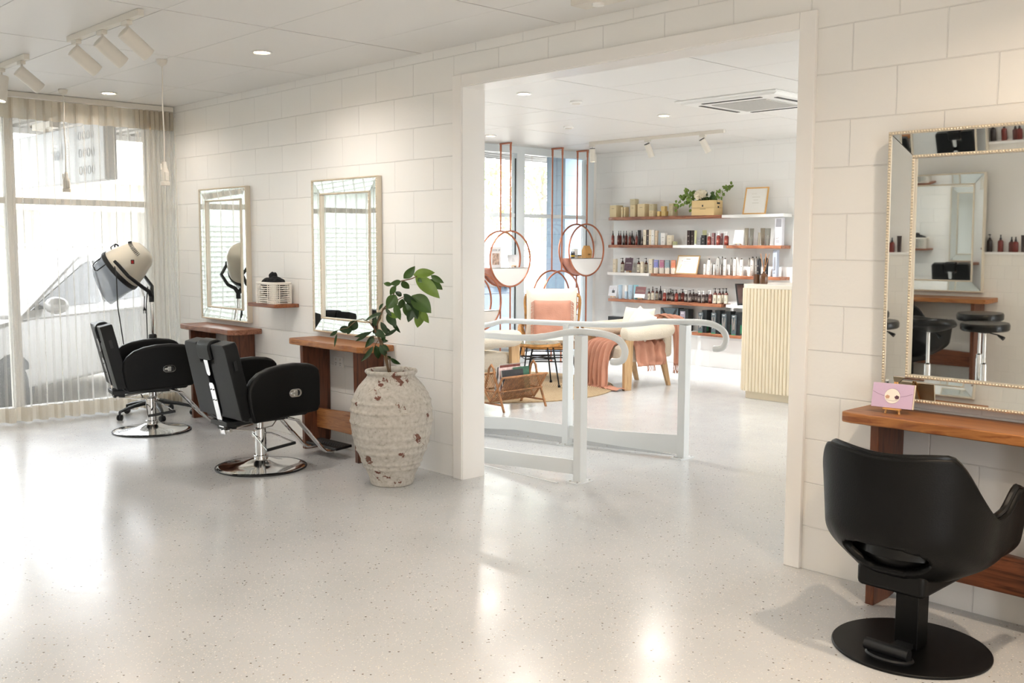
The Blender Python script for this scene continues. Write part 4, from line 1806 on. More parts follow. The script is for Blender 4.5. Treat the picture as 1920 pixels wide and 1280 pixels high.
# ---------------------------------------------------------------- handrails of the entrance ramp
WM = M['white_metal']


def zramp(x):
    return min(0, -.061*(4.2-x))


def handrail(label, y, top, boards, posts):
    h = thing('handrail', label, 'handrail', (posts[0][0], y, 0), 0, 'white handrails beside the entrance ramp')
    x0 = posts[0][0]
    P = [Vector((x-x0, 0, z)) for x, z in top]
    # smooth the tube path
    sm = []
    for i in range(len(P)-1):
        a = P[max(0, i-1)]
        b, c = P[i], P[i+1]
        d_ = P[min(len(P)-1, i+2)]
        for k in range(5):
            t_ = k/5
            sm.append(.5*((2*b)+(c-a)*t_+(2*a-5*b+4*c-d_)*t_**2+(3*b-a-3*c+d_)*t_**3))
    sm.append(P[-1])
    m = MB()
    m.tube(sm, .021, 14)
    m.build('top_rail', WM, h)
    for px_, pz in posts:
        m = MB()
        m.box(px_-x0-.03, px_-x0+.03, -.03, .03, zramp(px_), pz)
        o = m.build('post', WM, h, bev=.003)
        m = MB()
        sg = 1
        m.box(px_-x0-.045, px_-x0+.045, -.075, .075, zramp(px_)-.002, zramp(px_)+.009)
        m.build('base_plate', WM, o, bev=.002)
        m = MB()
        for a in (-.055, .055):
            for b_ in (-.03, .03):
                m.lathe([(.006, 0), (.006, .007), (.0001, .009)], 8, (px_-x0+b_, a, zramp(px_)+.009))
        m.build('bolt', M['steel'], o)
    m = MB()
    for (xa, za, ta), (xb, zb, tb) in zip(boards[:-1], boards[1:]):
        m.prism([(xa-x0, za), (xb-x0, zb), (xb-x0, tb), (xa-x0, ta)], -.008, .008, 'y')
    m.build('kick_board', WM, h, smooth=False)
    return h


handrail('nearer white handrail with a curled end, in front of the rattan magazine rack', .48,
         [(1.2, .72), (2.0, .775), (3.0, .835), (3.379, .853), (3.613, .856), (3.859, .874), (4.092, .918), (4.225, .934), (4.35, .934), (4.45, .925), (4.53, .90), (4.572, .850), (4.560, .795), (4.52, .775), (4.475, .772)],
         [(1.2, -.15, -.05), (3.381, -.018, .088), (3.74, .013, .104), (4.21, .044, .135)], [(4.225, .91), (1.9, .75)])
handrail('farther white handrail with a curled end, in front of the cream armchair', 1.52,
         [(1.0, .70), (1.9, .765), (2.232, .80), (2.4, .84), (2.6, .85), (3.164, .866), (3.588, .882), (3.836, .906), (4.0, .93), (4.163, .938), (4.35, .945), (4.45, .938), (4.53, .905), (4.562, .855), (4.545, .80), (4.51, .780), (4.47, .776)],
         [(1.2, -.12, -.02), (2.234, -.065, .034), (2.556, -.03, .066), (3.148, -.012, .086), (3.34, -.006, .092), (3.65, .0, .109), (4.2, .022, .157)], [(4.23, .92), (3.14, .86), (1.7, .74)])


# ---------------------------------------------------------------- copper hoop displays
def hoop_unit(label, y, zc, r=.325, tray=True, below=True, xf=-.25, xr=-.42):
    h = thing('copper_hoop_display', label, 'display stand', (xf, y, 0), 0, 'double copper hoop displays between ceiling and floor')
    cm = M['copper']
    for k, x in enumerate((0, xr-xf)):
        m = MB()
        m.tube([(x, r*math.cos(2*PI*i/72), zc+r*math.sin(2*PI*i/72)) for i in range(72)], .0108, 10, True)
        m.build('hoop', cm, h)
        m = MB()
        m.tube([(x, 0, zc+r), (x, 0, H-.03)], .0095, 10)
        m.lathe([(.0085, H-.10), (.0125, H-.095), (.0125, H-.02)], 12, (x, 0, 0))
        if below:
            m.tube([(x, 0, zc-r), (x, 0, .01)], .0095, 10)
            m.lathe([(.022, 0), (.022, .006), (.009, .012)], 12, (x, 0, 0))
        m.build('rod', cm, h)
    m = MB()
    m.box(xr-xf-.012, .012, -.012, .012, H-.022, H-.004)
    m.build('ceiling_bar', cm, h, bev=.002)
    if tray:
        zt = zc-.105
        a0 = math.asin((zt-zc)/r)
        seg = [((r-.006)*math.cos(a), zc+(r-.006)*math.sin(a)) for a in [PI-a0+(a0*2+PI)*i/30 for i in range(31)]]
        m = MB()
        m.prism(seg, -.004, .0, 'x')
        m.build('front_panel', M['white'], h, smooth=False)
        m = MB()
        m.prism(seg, xr-xf, xr-xf+.004, 'x')
        m.build('back_panel', M['coral'], h, smooth=False)
        m = MB()
        n = 30
        pts = seg
        vs = [(0, p[0], p[1]) for p in pts]+[(xr-xf, p[0], p[1]) for p in pts]
        m.add(vs, [(i, i+1, i+1+len(pts), i+len(pts)) for i in range(len(pts)-1)])
        m.build('tray_floor', M['coral'], h, solid=.003)
        m = MB()
        w_ = (r-.006)*math.cos(a0)
        m.box(xr-xf, 0, -w_, w_, zt-.006, zt)
        m.build('shelf_plate', M['white'], h, smooth=False)
    return h


hoop_unit('upper copper double hoop with a poster card, nearest the wide opening', 4.125, 1.292)
hoop_unit('lower copper double hoop cut off by the left side of the opening', 3.65, .80)
hoop_unit('copper double hoop partly hidden behind the wicker chair', 5.0, .812, tray=False)
hoop_unit('upper copper double hoop holding a kraft bag, beside the window corner', 5.455, 1.395)

# things on the hoops
c = thing('poster_card', 'tall grey advertising card with a photo of long hair on the first copper hoop', 'card', (-.37, 4.00, 1.187), R(90))
m = MB().box(-.085, .085, -.003, .003, 0, .245)
m.build('card_sheet', mat('pale_grey_card', 'd4d3d4', .6), c, smooth=False)
m = MB().box(-.055, .055, -.0045, -.003, .035, .17)
m.build('photo', mat('hair_photo', 'a58e80', .6, var=.6, vscale=30), c, smooth=False)
text_mesh('LOOK UP', .034, mat('grey_print', '6f6f70', .7), c, (0, -.0036, .205))
e2 = easel('small copper-coloured easel on the first copper hoop', (-.33, 4.245, 1.187), 1.0, R(90))
c = thing('framed_card', 'small white square card on the easel in the first copper hoop', 'card', (-.318, 4.245, 1.212), R(82))
c.rotation_euler = (R(-12), 0, R(82))
m = MB().box(-.075, .075, -.002, .003, 0, .13)
m.build('card_sheet', mat('pale_card', 'd9d9dc', .6), c, smooth=False)
m = MB()
for k in range(4):
    m.box(-.02+.003*k, .02-.002*k, -.003, -.002, .05+.012*k, .054+.012*k)
m.build('print', mat('grey_print2', 'a8a8a8', .7), c, smooth=False)
b = thing('kraft_bag', 'brown kraft paper bag standing in the copper hoop by the window corner', 'bag', (-.33, 5.545, 1.29), R(95))
m = MB()
m.prism([(-.035, 0), (.035, 0), (.035, .10), (.004, .16), (-.004, .16), (-.035, .10)], -.06, .06, 'y')
bg_ = m.build('paper_bag', mat('kraft_paper', 'c99a5c', .75, bump=.5, bscale=25), b, bev=.003)
bg_.rotation_euler = (0, 0, R(90))
m = MB()
for k in range(3):
    m.tube([(-.02+.018*k, -.037, .04), (-.012+.018*k, -.037, .06), (-.006+.018*k, -.037, .042)], .0015, 4)
m.build('black_print', M['plastic'], b)
b = thing('travel_mug', 'small round-handled kraft tub beside the paper bag on the copper hoop', 'container', (-.36, 5.63, 1.29))
m = MB()
m.lathe([(.0001, 0), (.03, 0), (.036, .09), (.03, .095), (.03, .11), (.0001, .112)], 20)
m.build('tub', mat('kraft_card', 'c39a66', .7), b)
m = MB()
m.tube([(0, .034+.02*math.sin(a), .055+.03*math.cos(a)) for a in [PI*i/10 for i in range(11)]], .003, 6)
m.build('handle', M['steel'], b)
for k, (yy_, lab, col) in enumerate(((5.27, 'leftmost small dark bottle with a yellow band on the corner copper hoop', '2b2b33'), (5.305, 'second small dark bottle with a yellow band on the corner copper hoop', '26262c'))):
    b = thing('small_bottle', lab, 'bottle', (-.33, yy_, 1.29))
    m = MB()
    m.lathe([(.0001, 0), (.014, 0), (.014, .06), (.008, .068), (.008, .085), (.0001, .087)], 14)
    m.build('bottle_body', mat('dark_glass', col, .25), b)
    m = MB()
    m.lathe([(.0146, .02), (.0146, .04)], 14)
    m.build('band', mat('yellow_band', 'd9b43a', .5), b)
b = thing('white_carton', 'small white carton standing behind the tin on the corner copper hoop', 'carton', (-.385, 5.385, 1.29))
m = MB().box(-.02, .02, -.035, .035, 0, .12)
m.build('box', M['white'], b, bev=.001)
m = MB().box(.0202, .021, -.02, .02, .03, .035)
m.build('print', M['plastic'], b, smooth=False)
b = thing('lidded_jar', 'low glass jar with a black lid on the corner copper hoop', 'jar', (-.31, 5.39, 1.29))
m = MB()
m.lathe([(.0001, 0), (.024, 0), (.024, .03), (.0001, .031)], 18)
m.build('jar_body', mat('tan_jar', 'c9a77c', .4), b)
m = MB()
m.lathe([(.025, .03), (.025, .042), (.0001, .043)], 18)
m.build('lid', M['plastic'], b)

# ---------------------------------------------------------------- rug
rc, rr_ = (.80, 3.03), 1.15


def rug_mat():
    t = NT('braided_jute')
    co = t.coords()
    wv = t.n('TexWave', wave_type='RINGS', rings_direction='Z')
    wv.inputs['Scale'].default_value = 15
    wv.inputs['Distortion'].default_value = .6
    t.l(co, wv.inputs['Vector'])
    nz = t.n('TexNoise')
    nz.inputs['Scale'].default_value = 60
    t.l(co, nz.inputs['Vector'])
    ad = t.n('Math', operation='MULTIPLY')
    t.l(wv.outputs[1], ad.inputs[0])
    t.l(nz.outputs[0], ad.inputs[1])
    t.l(t.ramp(ad.outputs[0], [(.05, '927a5c'), (.3, 'b39c7a'), (.6, 'c2af8f')]), t.b.inputs['Base Color'])
    t.b.inputs['Roughness'].default_value = .95
    bp = t.n('Bump')
    bp.inputs['Strength'].default_value = .7
    bp.inputs['Distance'].default_value = .01
    t.l(ad.outputs[0], bp.inputs['Height'])
    t.l(bp.outputs[0], t.b.inputs['Normal'])
    return t.m


m = MB()
m.lathe([(rr_-.004, 0), (rr_, .005), (rr_-.004, .012), (.0001, .013)], 96)
tag(m.build('round_rug', rug_mat(), loc=(*rc, 0)), 'round braided jute rug under the seating', 'rug')


# ---------------------------------------------------------------- cushions helper
def cushion(name, mt, w_, h_, th, parent=None, loc=None, rot=(0, 0, 0), seed=0, pinch=.12, ears=.06):
    m = MB()
    N = 19
    for sgn in (-1, 1):
        def f(u, v):
            x, z = 2*u-1, 2*v-1
            e = (1-x**4)*(1-z**4)
            ex = 1-pinch*(1-z*z)*0-ears*(1-abs(z)**3)*(abs(x) > .6)*((abs(x)-.6)/.4)
            ez_ = 1-ears*(1-abs(x)**3)*(abs(z) > .6)*((abs(z)-.6)/.4)
            wob = .012*noise.noise(Vector((x*2.5+seed, z*2.5, seed)))
            return Vector((x*w_/2*ex, sgn*(th/2*e**.55+.001)+wob*e, z*h_/2*ez_))
        m.grid(f, N, N)
    o = m.build(name, mt, parent, sub=1)
    if loc:
        o.location = loc
    o.rotation_euler = rot
    return o


# ---------------------------------------------------------------- wicker lounge chair
wk = thing('wicker_chair', 'rattan high-back lounge chair on black metal legs by the copper hoops', 'chair', (.76, 3.80, .012), R(44))
m = MB()
# faces local -y
sz = .37
seat_ring = [(.29*math.copysign(abs(math.cos(a))**.7, math.cos(a)), .27*math.copysign(abs(math.sin(a))**.7, math.sin(a)), sz) for a in [2*PI*i/48 for i in range(48)]]
m.tube(seat_ring, .013, 8, True)
m.tube([(x, y, z-.022) for x, y, z in seat_ring], .010, 8, True)
for k in range(15):
    y = -.25+k*.0357
    w_ = .28*(1-abs(y/.28)**3)**.4
    m.tube([(-w_, y, sz), (w_, y, sz)], .006, 5)
m.build('seat', M['rattan'], wk)
m = MB()


def back(u, v):
    """u across, v up: curved shell back"""
    a = (u-.5)*2
    top = .93-.055*abs(a)**3
    z = sz+.0+(top-sz)*v
    wd = (.27+.04*v)*(1 if v < .9 else 1-.35*(v-.9)*abs(a))
    return Vector((a*wd, .22+.13*v-.10*abs(a)**2.4, z))


outer = [back(0, i/14) for i in range(15)]+[back(i/16, 1) for i in range(1, 16)]+[back(1, 1-i/14) for i in range(15)]
m.tube(outer, .016, 8)
m.tube([p+Vector((0, .02, .02)) for p in outer], .009, 6)
bk = m.build('back_frame', M['rattan'], wk)
m = MB()
for i in range(1, 18):
    m.tube([back(i/18, k/10) for k in range(11)], .0052, 5)
for v in (.3, .6, .85):
    m.tube([back(i/16, v)+Vector((0, .01, 0)) for i in range(17)], .006, 5)
m.build('back_canes', M['rattan'], bk)
for s in (-1, 1):
    m = MB()
    arm = [Vector((s*(.30+.05*math.sin(PI*t_)), .24-.52*t_, sz+.22*math.sin(PI*min(1, .35+.5*t_))-.20*t_**4)) for t_ in [i/14 for i in range(15)]]
    m.tube(arm, .014, 8)
    m.tube([p+Vector((s*.016, 0, -.016)) for p in arm], .011, 7)
    for i in range(1, 14):
        m.tube([(arm[i].x*.86, arm[i].y, sz), arm[i]+Vector((s*.012, 0, -.05)), arm[i]], .0062, 5)
    m.build('armrest', M['rattan'], wk)
for sx in (-1, 1):
    for sy in (-1, 1):
        m = MB()
        m.tube([(sx*.21, sy*.19, sz-.03), (sx*.27, sy*.25, .005)], .009, 8)
        m.lathe([(.012, 0), (.013, .02)], 8, (sx*.27, sy*.25, 0))
        m.build('leg', M['matt_black'], wk)
m = MB()
for z, k in ((sz-.04, .0), (.27, .05), (.20, .09)):
    a, b_ = .21+.06*k*2, .19+.06*k*2
    m.tube([(-a, -b_, z), (a, -b_, z), (a, b_, z), (-a, b_, z)], .006, 6, True)
m.build('leg_brace', M['matt_black'], wk)
cx, cy = .76, 3.80
g = Matrix.Rotation(R(44), 4, 'Z')


def wkp(x, y, z):
    return Vector((cx, cy, .012))+(g @ Vector((x, y, z)))


o = cushion('seat_cushion', M['linen_w'], .50, .50, .11, None, wkp(0, -.02, .435), (R(90), 0, R(44)), 3, ears=.05)
tag(o, 'grey-white seat pad on the rattan chair', 'cushion')
o = cushion('cushion', M['linen_w'], .58, .56, .13, None, wkp(-.01, .16, .705), (R(-12), 0, R(44)), 5)
tag(o, 'large white cushion behind the pink one on the rattan chair', 'cushion')
pk = thing('cushion', 'dusty pink cushion with fringed sides on the rattan chair', 'cushion', wkp(-.0, .03, .635))
pk.rotation_euler = (R(-14), 0, R(44))
cushion('cover', M['linen_p'], .41, .43, .13, pk, None, (0, 0, 0), 8, ears=.03)
m = MB()
q = random.Random(4)
for s in (-1, 1):
    for k in range(30):
        z = -.205+k*.0140
        x = s*.197
        m.tube([(x, 0, z), (x+s*.018, q.uniform(-.006, .006), z-.006), (x+s*.036, q.uniform(-.012, .012), z-.018+q.uniform(-.006, .004))], .0042, 5)
m.build('fringe', M['linen_p'], pk)

# glass side table
st_ = thing('side_table', 'round glass-topped rattan side table on thin black legs in front of the rattan chair', 'table', (1.07, 3.26, .012))
m = MB()
for z, r_ in ((.435, .228), (.420, .222), (.425, .235)):
    m.tube([(r_*math.cos(2*PI*i/48), r_*math.sin(2*PI*i/48), z) for i in range(48)], .010, 7, True)
m.build('rattan_rim', M['rattan'], st_)
m = MB()
m.lathe([(.0001, .446), (.232, .446), (.234, .449), (.232, .453), (.0001, .453)], 56)
gm = mat('table_glass', 'b9d6cf', .03, alpha=.35)
m.build('glass_top', gm, st_)
for k in range(4):
    a = R(12+90*k)
    m = MB()
    m.tube([(.19*math.cos(a), .19*math.sin(a), .425), (.27*math.cos(a), .27*math.sin(a), .012)], .0075, 8)
    m.lathe([(.0001, 0), (.014, 0), (.015, .012), (.011, .024), (.0001, .026)], 10, (.27*math.cos(a), .27*math.sin(a), 0))
    m.build('leg', M['matt_black'], st_)
m = MB()
pts = [(.215*math.cos(R(12+90*k)), .215*math.sin(R(12+90*k)), .29) for k in range(4)]
m.tube(pts, .005, 6, True)
m.tube([pts[0], pts[2]], .005, 6)
m.tube([pts[1], pts[3]], .005, 6)
m.build('leg_brace', M['matt_black'], st_)


# ---------------------------------------------------------------- boucle armchairs (face local -y)
def armchair(label, loc, rz):
    t = thing('armchair', label, 'armchair', loc, rz, 'cream boucle armchairs with timber legs')
    B = M['boucle']
    for s in (-1, 1):
        m = MB()
        m.tube([(s*.30, -.345, .575), (s*.30, -.32, .575), (s*.30, .0, .578), (s*.30, .26, .59), (s*.27, .33, .60)], [.055, .085, .085, .085, .06], 20, squash=1.0)
        m.build('arm_roll', B, t, sub=1)
        m = MB()
        m.prism([(-.335, 0), (-.245, 0), (-.225, .51), (-.335, .51)], *sorted((s*.325, s*.283)), 'x')
        m.build('front_leg', M['wood_oak'], t, bev=.004)
        m = MB()
        m.prism([(.30, 0), (.34, 0), (.27, .30), (.19, .30)], *sorted((s*.27, s*.235)), 'x')
        m.build('back_leg', M['wood_oak'], t, bev=.004)
    m = MB()
    m.tube([(-.27, .30, .60), (-.20, .35, .63), (0, .37, .64), (.20, .35, .63), (.27, .30, .60)], [.07, .085, .09, .085, .07], 20)
    m.build('back_roll', B, t, sub=1)
    m = MB().box(-.27, .27, .24, .36, .30, .62)
    m.build('back', B, t, bev=.04, seg=4)
    m = MB().box(-.275, .275, -.30, .28, .27, .44)
    m.build('seat', B, t, bev=.045, seg=4)
    return t


ax_, ay_, ar_ = 1.63, 4.07, R(-10)
armchair('cream boucle armchair draped with the terracotta throw, below the shelves', (ax_, ay_, 0), ar_)
armchair('cream boucle armchair partly hidden by the left side of the opening', (1.27, 2.17, .012), R(180))
tag(cushion('cushion', M['linen_w'], .42, .42, .12, None, (1.25, 2.16, .55), (R(75), 0, R(10)), 15), 'crumpled white cushion on the partly hidden armchair', 'cushion')
ga = Matrix.Rotation(ar_, 4, 'Z')


def acp(x, y, z):
    return Vector((ax_, ay_, 0))+(ga @ Vector((x, y, z)))


tag(cushion('cushion', M['linen_w'], .42, .42, .14, None, acp(-.07, .15, .60), (R(-16), 0, ar_+R(8)), 21), 'left white linen cushion leaning in the draped armchair', 'cushion')
tag(cushion('cushion', M['linen_w'], .40, .40, .15, None, acp(.09, .05, .60), (R(-24), R(14), ar_+R(-14)), 25), 'right white linen cushion tilted in the draped armchair', 'cushion')

# throw: draped cloth over the seat front, through under the arm and over the back
th = thing('throw_blanket', 'terracotta fringed throw draped over the cream armchair', 'blanket', (ax_, ay_, 0), ar_)


def drape(path, width_fn, n, fold_n, amp, seed, name='cloth', dirv=(1, 0, 0)):
    m = MB()
    P = [Vector(p) for p in path]

    def f(u, v):
        s = v*(len(P)-1)
        i = min(int(s), len(P)-2)
        t_ = s-i
        a_, b_, c_, d_ = P[max(i-1, 0)], P[i], P[i+1], P[min(i+2, len(P)-1)]
        p = .5*((2*b_)+(c_-a_)*t_+(2*a_-5*b_+4*c_-d_)*t_**2+(3*b_-a_-3*c_+d_)*t_**3)
        tg = (c_-b_).normalized()
        x = (u-.5)*width_fn(v)
        dv = Vector(dirv)
        nn_ = tg.cross(dv).normalized()
        ph = u*fold_n*2*PI+1.2*noise.noise(Vector((u*3, v*2, seed)))
        am = amp*(math.sin(ph)+.5*noise.noise(Vector((u*9, v*2.5, seed+5))))
        am += .02*noise.noise(Vector((u*4, v*5, seed+9)))
        return p+dv*x+nn_*am
    m.grid(f, n, 40)
    return m, f


# front fall from the seat to the floor
mA, fA = drape([(-.10, .10, .475), (-.09, -.12, .475), (-.09, -.28, .47), (-.09, -.37, .40), (-.10, -.41, .25), (-.09, -.42, .10), (-.08, -.43, .02)],
               lambda v: .42+.06*v, 110, 7, .024, 2)
mA.build('cloth', M['throw'], th, solid=.004, sub=0)
mB, fB = drape([(.24, -.30, .10), (.265, -.20, .015), (.30, -.30, .014), (.33, -.36, .014)], lambda v: .14, 30, 2, .006, 3, dirv=(.3, .95, 0))
mC = MB()
for k in range(26):
    u = k/25
    p = fA(u, 1)
mP = MB()
mP.grid(lambda u, v: Vector((-.18+.52*u+.03*noise.noise(Vector((u*5, v*4, 2))), -.46+.13*v+.02*noise.noise(Vector((u*6, v*3, 7))),
                             .012+.022*abs(noise.noise(Vector((u*9, v*6, 1))))+.015*math.sin(v*PI))), 40, 12)
mP.build('cloth_pooled_on_floor', M['throw'], th, solid=.004)
# gathered under the arm on the near side
m3, f3 = drape([(.05, .02, .475), (.20, .02, .475), (.285, .02, .45), (.305, .02, .36), (.312, .03, .27), (.314, .03, .235)], lambda v: .44-.06*v, 60, 4, .016, 6, dirv=(0, 1, 0))
m3.build('cloth_under_arm', M['throw'], th, solid=.004)
# over the back corner and down behind
m4, f4 = drape([(.12, .20, .58), (.16, .30, .72), (.22, .35, .735), (.30, .385, .68), (.325, .395, .55), (.33, .40, .40), (.325, .40, .22)],
               lambda v: .20-.08*v, 40, 3, .008, 9, dirv=(.55, .83, 0))
m4.build('cloth_over_back', M['throw'], th, solid=.004)
m5, f5 = drape([(-.02, -.02, .52), (.10, .08, .60), (.20, .2, .70), (.26, .33, .725)], lambda v: .16, 30, 2, .010, 12, dirv=(.6, .8, 0))
m = MB()
q = random.Random(8)
for k in range(18):
    p = f4((k+.5)/18, 1)
    m.tube([p, p+Vector((q.uniform(-.01, .01), q.uniform(-.01, .01), -.04)), p+Vector((q.uniform(-.02, .02), q.uniform(-.015, .015), -.09))], [.004, .003, .004], 5)
for k in range(16):
    p = fA(0, .45+.03*k)
    m.tube([p, p+Vector((-.012, -.01, -.04)), p+Vector((-.02+q.uniform(-.01, .01), -.015, -.09))], [.004, .003, .004], 5)
for k in range(9):
    p = f3((k+.5)/9*.35+.3, 1)
    m.tube([p, p+Vector((.004, .003, -.03)), p+Vector((.006, q.uniform(-.01, .01), -.055))], [.004, .003, .004], 5)
m.build('fringe', M['throw'], th)

# ---------------------------------------------------------------- magazine rack
mr = thing('magazine_rack', 'rattan magazine rack full of magazines, on the floor just behind the near handrail', 'magazine rack', (1.87, 2.15, 0), R(90))
# local x along the rack (0.52 long), local y across
RT = M['rattan_d']
L2 = .26


def basket_pt(x, t_):
    """U-shaped cross-section"""
    a = PI*(t_)
    yy_ = .155*math.cos(a)
    zz = .075+.225*(abs(math.cos(a))**1.6)
    return Vector((x*(1+.06*(zz-.07)), yy_, zz))


m = MB()
for k in range(28):
    x = -L2+.02+k*(2*L2-.04)/27
    m.tube([basket_pt(x+.02*(j-7)/7, j/14) for j in range(15)], .0042, 5)
m.build('cane_ribs', RT, mr)
m = MB()
for s in (-1, 1):
    m.tube([(-L2-.01, s*.157, .302), (L2+.02, s*.157, .302)], .010, 8)
    m.tube([(-L2, s*.115, .175), (L2, s*.115, .175)], .006, 6)
m.build('side_rails', RT, mr)
for s in (-1, 1):
    m = MB()
    # crossed legs with a looped handle
    m.tube([(s*L2, -.165, 0), (s*L2, -.10, .16), (s*L2, -.045, .30), (s*L2, -.03, .37), (s*L2, 0, .405), (s*L2, .03, .37), (s*L2, .045, .30), (s*L2, .10, .16), (s*L2, .165, 0)], .011, 8)
    m.tube([(s*(L2+.012), -.16, .305), (s*(L2+.012), -.05, .14), (s*(L2+.012), .0, .075), (s*(L2+.012), .05, .14), (s*(L2+.012), .16, .305)], .010, 8)
    m.tube([(s*L2, -.15, .06), (s*L2, .15, .06)], .009, 8)
    m.tube([(s*L2, -.11, .17), (s*L2, .11, .17)], .009, 8)
    m.build('end_frame', RT, mr)
mags = [('magazine with a spiral-bound brown cover, tallest in the rack', 'brown', '6e3a32', -.02, .36, .25, -4), ('pink and white magazine in front of the spiral-bound one', 'pinkwhite', 'd9b9b4', .02, .335, .27, 3),
        ('magazine with a dark green cover at the right of the rack', 'green', '2f5a48', .05, .33, .20, 6), ('black-edged magazine in the front of the rack', 'black', '2a2a2e', .075, .315, .26, 8),
        ('pale blue-grey magazine slumped at the left of the rack', 'grey', 'a9b4bb', -.06, .31, .25, -14), ('thin grey magazine at the back of the rack', 'grey2', '807a76', -.085, .34, .24, -8),
        ('thin cream magazine in the middle of the rack', 'cream', 'd8cdb8', .0, .33, .25, 0)]
gr = Matrix.Rotation(R(90), 4, 'Z')
for lab, nm, col, y, zt, ln, lean in mags:
    p = Vector((1.87, 2.15, 0))+(gr @ Vector((-.04 if nm != 'green' else .08, -y*.8, .135)))
    o = thing('magazine', lab, 'magazine', p, R(90), 'magazines in the rattan rack')
    o.rotation_euler = (R(-lean), 0, R(90))
    m = MB().box(-ln/2, ln/2, -.004, .004, 0, zt-.10)
    m.build('pages', M['white'] if nm != 'black' else M['linen_w'], o, smooth=False)
    m = MB()
    m.box(-ln/2, ln/2+.001, -.0052, -.004, -.0, zt-.0995)
    m.box(-ln/2, ln/2+.001, .004, .0052, -.0, zt-.0995)
    m.build('cover', mat('cover_'+nm, col, .3, var=.5, vscale=14), o, smooth=False)
    if nm == 'brown':
        m = MB()
        for k in range(24):
            x = -ln/2+.01+k*.01
            m.tube([(x+.0, .007*math.cos(a), zt-.10+.006*math.sin(a)) for a in [2*PI*j/8 for j in range(8)]], .0012, 4, True)
        m.build('spiral', M['steel'], o)

# ---------------------------------------------------------------- fluted counter
ct = thing('reception_counter', 'cream fluted reception counter with a pale stone top', 'counter', (2.90, 4.18, 0))
# local: front face at y=0 running +x, rounded corner, left end running +y
CR, CL, CD = .10, 1.9, .62


def outline(off):
    pts = [(CL, -off)]
    pts += [(CR-(CR+off)*math.sin(a), CR-(CR+off)*math.cos(a)) for a in [R(90)*i/8 for i in range(9)]]
    pts += [(-off, CD), (CL, CD)]
    return pts


m = MB().prism(outline(-.03), 0, .075, 'z')
m.build('plinth', M['counter'], ct, smooth=False)
m = MB().prism(outline(0), .075, 1.055, 'z')
m.build('carcass', M['counter'], ct, smooth=False)
m = MB()


def rod(x, y):
    m.lathe([(.0186, .075), (.0186, 1.055)], 12, (x, y, 0))


k = 0
while CR+k*.037 < CL:
    rod(CR+k*.037, -.002)
    k += 1
for a in (18, 42, 66, 90):
    rod(CR-(CR+.002)*math.sin(R(a)), CR-(CR+.002)*math.cos(R(a)))
k = 1
while CR+k*.037 < CD:
    rod(-.002, CR+k*.037)
    k += 1
m.build('fluted_front', M['counter'], ct)
m = MB().prism(outline(.012), 1.055, 1.095, 'z')
m.build('stone_top', M['stone'], ct, bev=.004)
# reed diffuser + spray can on the counter
df = thing('reed_diffuser', 'amber glass reed diffuser with wooden sticks on the counter', 'diffuser', (3.035, 4.36, 1.095))
am = mat('amber_glass', '5c3a20', .12, coat=.4)
m = MB()
m.lathe([(.0001, 0), (.036, 0), (.039, .008), (.039, .075), (.030, .092), (.014, .102), (.013, .118), (.0001, .118)], 24)
m.build('bottle', am, df)
m = MB()
for k in range(5):
    a, l = 2*PI*k/5+.4, .17
    m.tube([(0, 0, .10), (.05*math.cos(a), .03*math.sin(a), .118+l)], .0022, 5)
m.build('reeds', mat('reed', 'c98b52', .6), df)
cn = thing('spray_bottle', 'dark bottle with a brown base beside the reed diffuser on the counter', 'bottle', (2.955, 4.36, 1.095))
m = MB()
m.lathe([(.0001, 0), (.028, 0), (.030, .006), (.030, .088)], 24)
m.build('base_jar', am, cn)
m = MB()
m.lathe([(.030, .088), (.030, .09), (.0001, .092)], 24)
m.build('lid', M['plastic'], cn)
# ---------------------------------------------------------------- glossy splashback and shelves
m = MB()
m.box(-.27, 2.42, YS-.022, YS-.004, .34, 1.785)
tag(m.build('splashback', mat('pale_blue_gloss', 'ecf0f1', .06, coat=.5), smooth=False), 'glossy pale splashback panel behind the product shelves', 'wall panel')
m = MB()
m.box(2.41, 2.425, YS-.07, YS-.022, 1.12, 1.90)
tag(m.build('upright_board', M['white'], smooth=False), 'narrow white upright panel at the right end of the product shelves', 'panel')

SF, SB = 5.80, YS-.022


def shelf(x0, x1, z, kind, label, seed=0):
    T = .036 if kind == 'wood' else .034
    m = MB()
    if kind == 'wood':
        n = 40
        front = [(x0+(x1-x0)*i/n, SF+.008*noise.noise(Vector((i*.7, seed, 0)))) for i in range(n+1)]
        front[0] = (x0, SF+.012)
        m.prism(front+[(x1, SB), (x0, SB)], z-T, z, 'z')
        o = m.build('wall_shelf', M['wood_shelf'], bev=.004)
    else:
        m.box(x0, x1, SF+.01, SB, z-T, z)
        o = m.build('wall_shelf', M['white'], bev=.002)
    tag(o, label, 'shelf')


Z1, Z2, Z3, Z4, Z5 = 1.812, 1.462, 1.112, .775, .425
shelf(-.20, 1.53, Z1, 'wood', 'top timber shelf holding the kraft boxes and the flower crate', 1)
shelf(1.532, 2.34, Z1, 'white', 'top white shelf under the framed certificate at the right')
shelf(-.20, .83, Z2, 'wood', 'second-row timber shelf at the left with amber spray bottles', 2)
shelf(.832, 1.56, Z2, 'white', 'second-row white shelf in the middle')
shelf(1.60, 2.33, Z2, 'wood', 'second-row timber shelf at the right with olive tubes', 3)
shelf(-.21, .47, Z3, 'white', 'third-row white shelf at the left with pump bottles')
shelf(.50, 2.33, Z3, 'wood', 'third-row long timber shelf with white spray cans', 4)
shelf(-.19, 1.56, Z4, 'wood', 'fourth-row long timber shelf crowded with brown pump bottles', 5)
shelf(1.62, 2.42, Z4, 'white', 'fourth-row white shelf beside the fluted counter')
shelf(-.25, 1.10, Z5, 'white', 'lowest white shelf behind the armchair')
shelf(1.14, 1.84, Z5, 'wood', 'lowest short timber shelf with black boxed tools', 6)

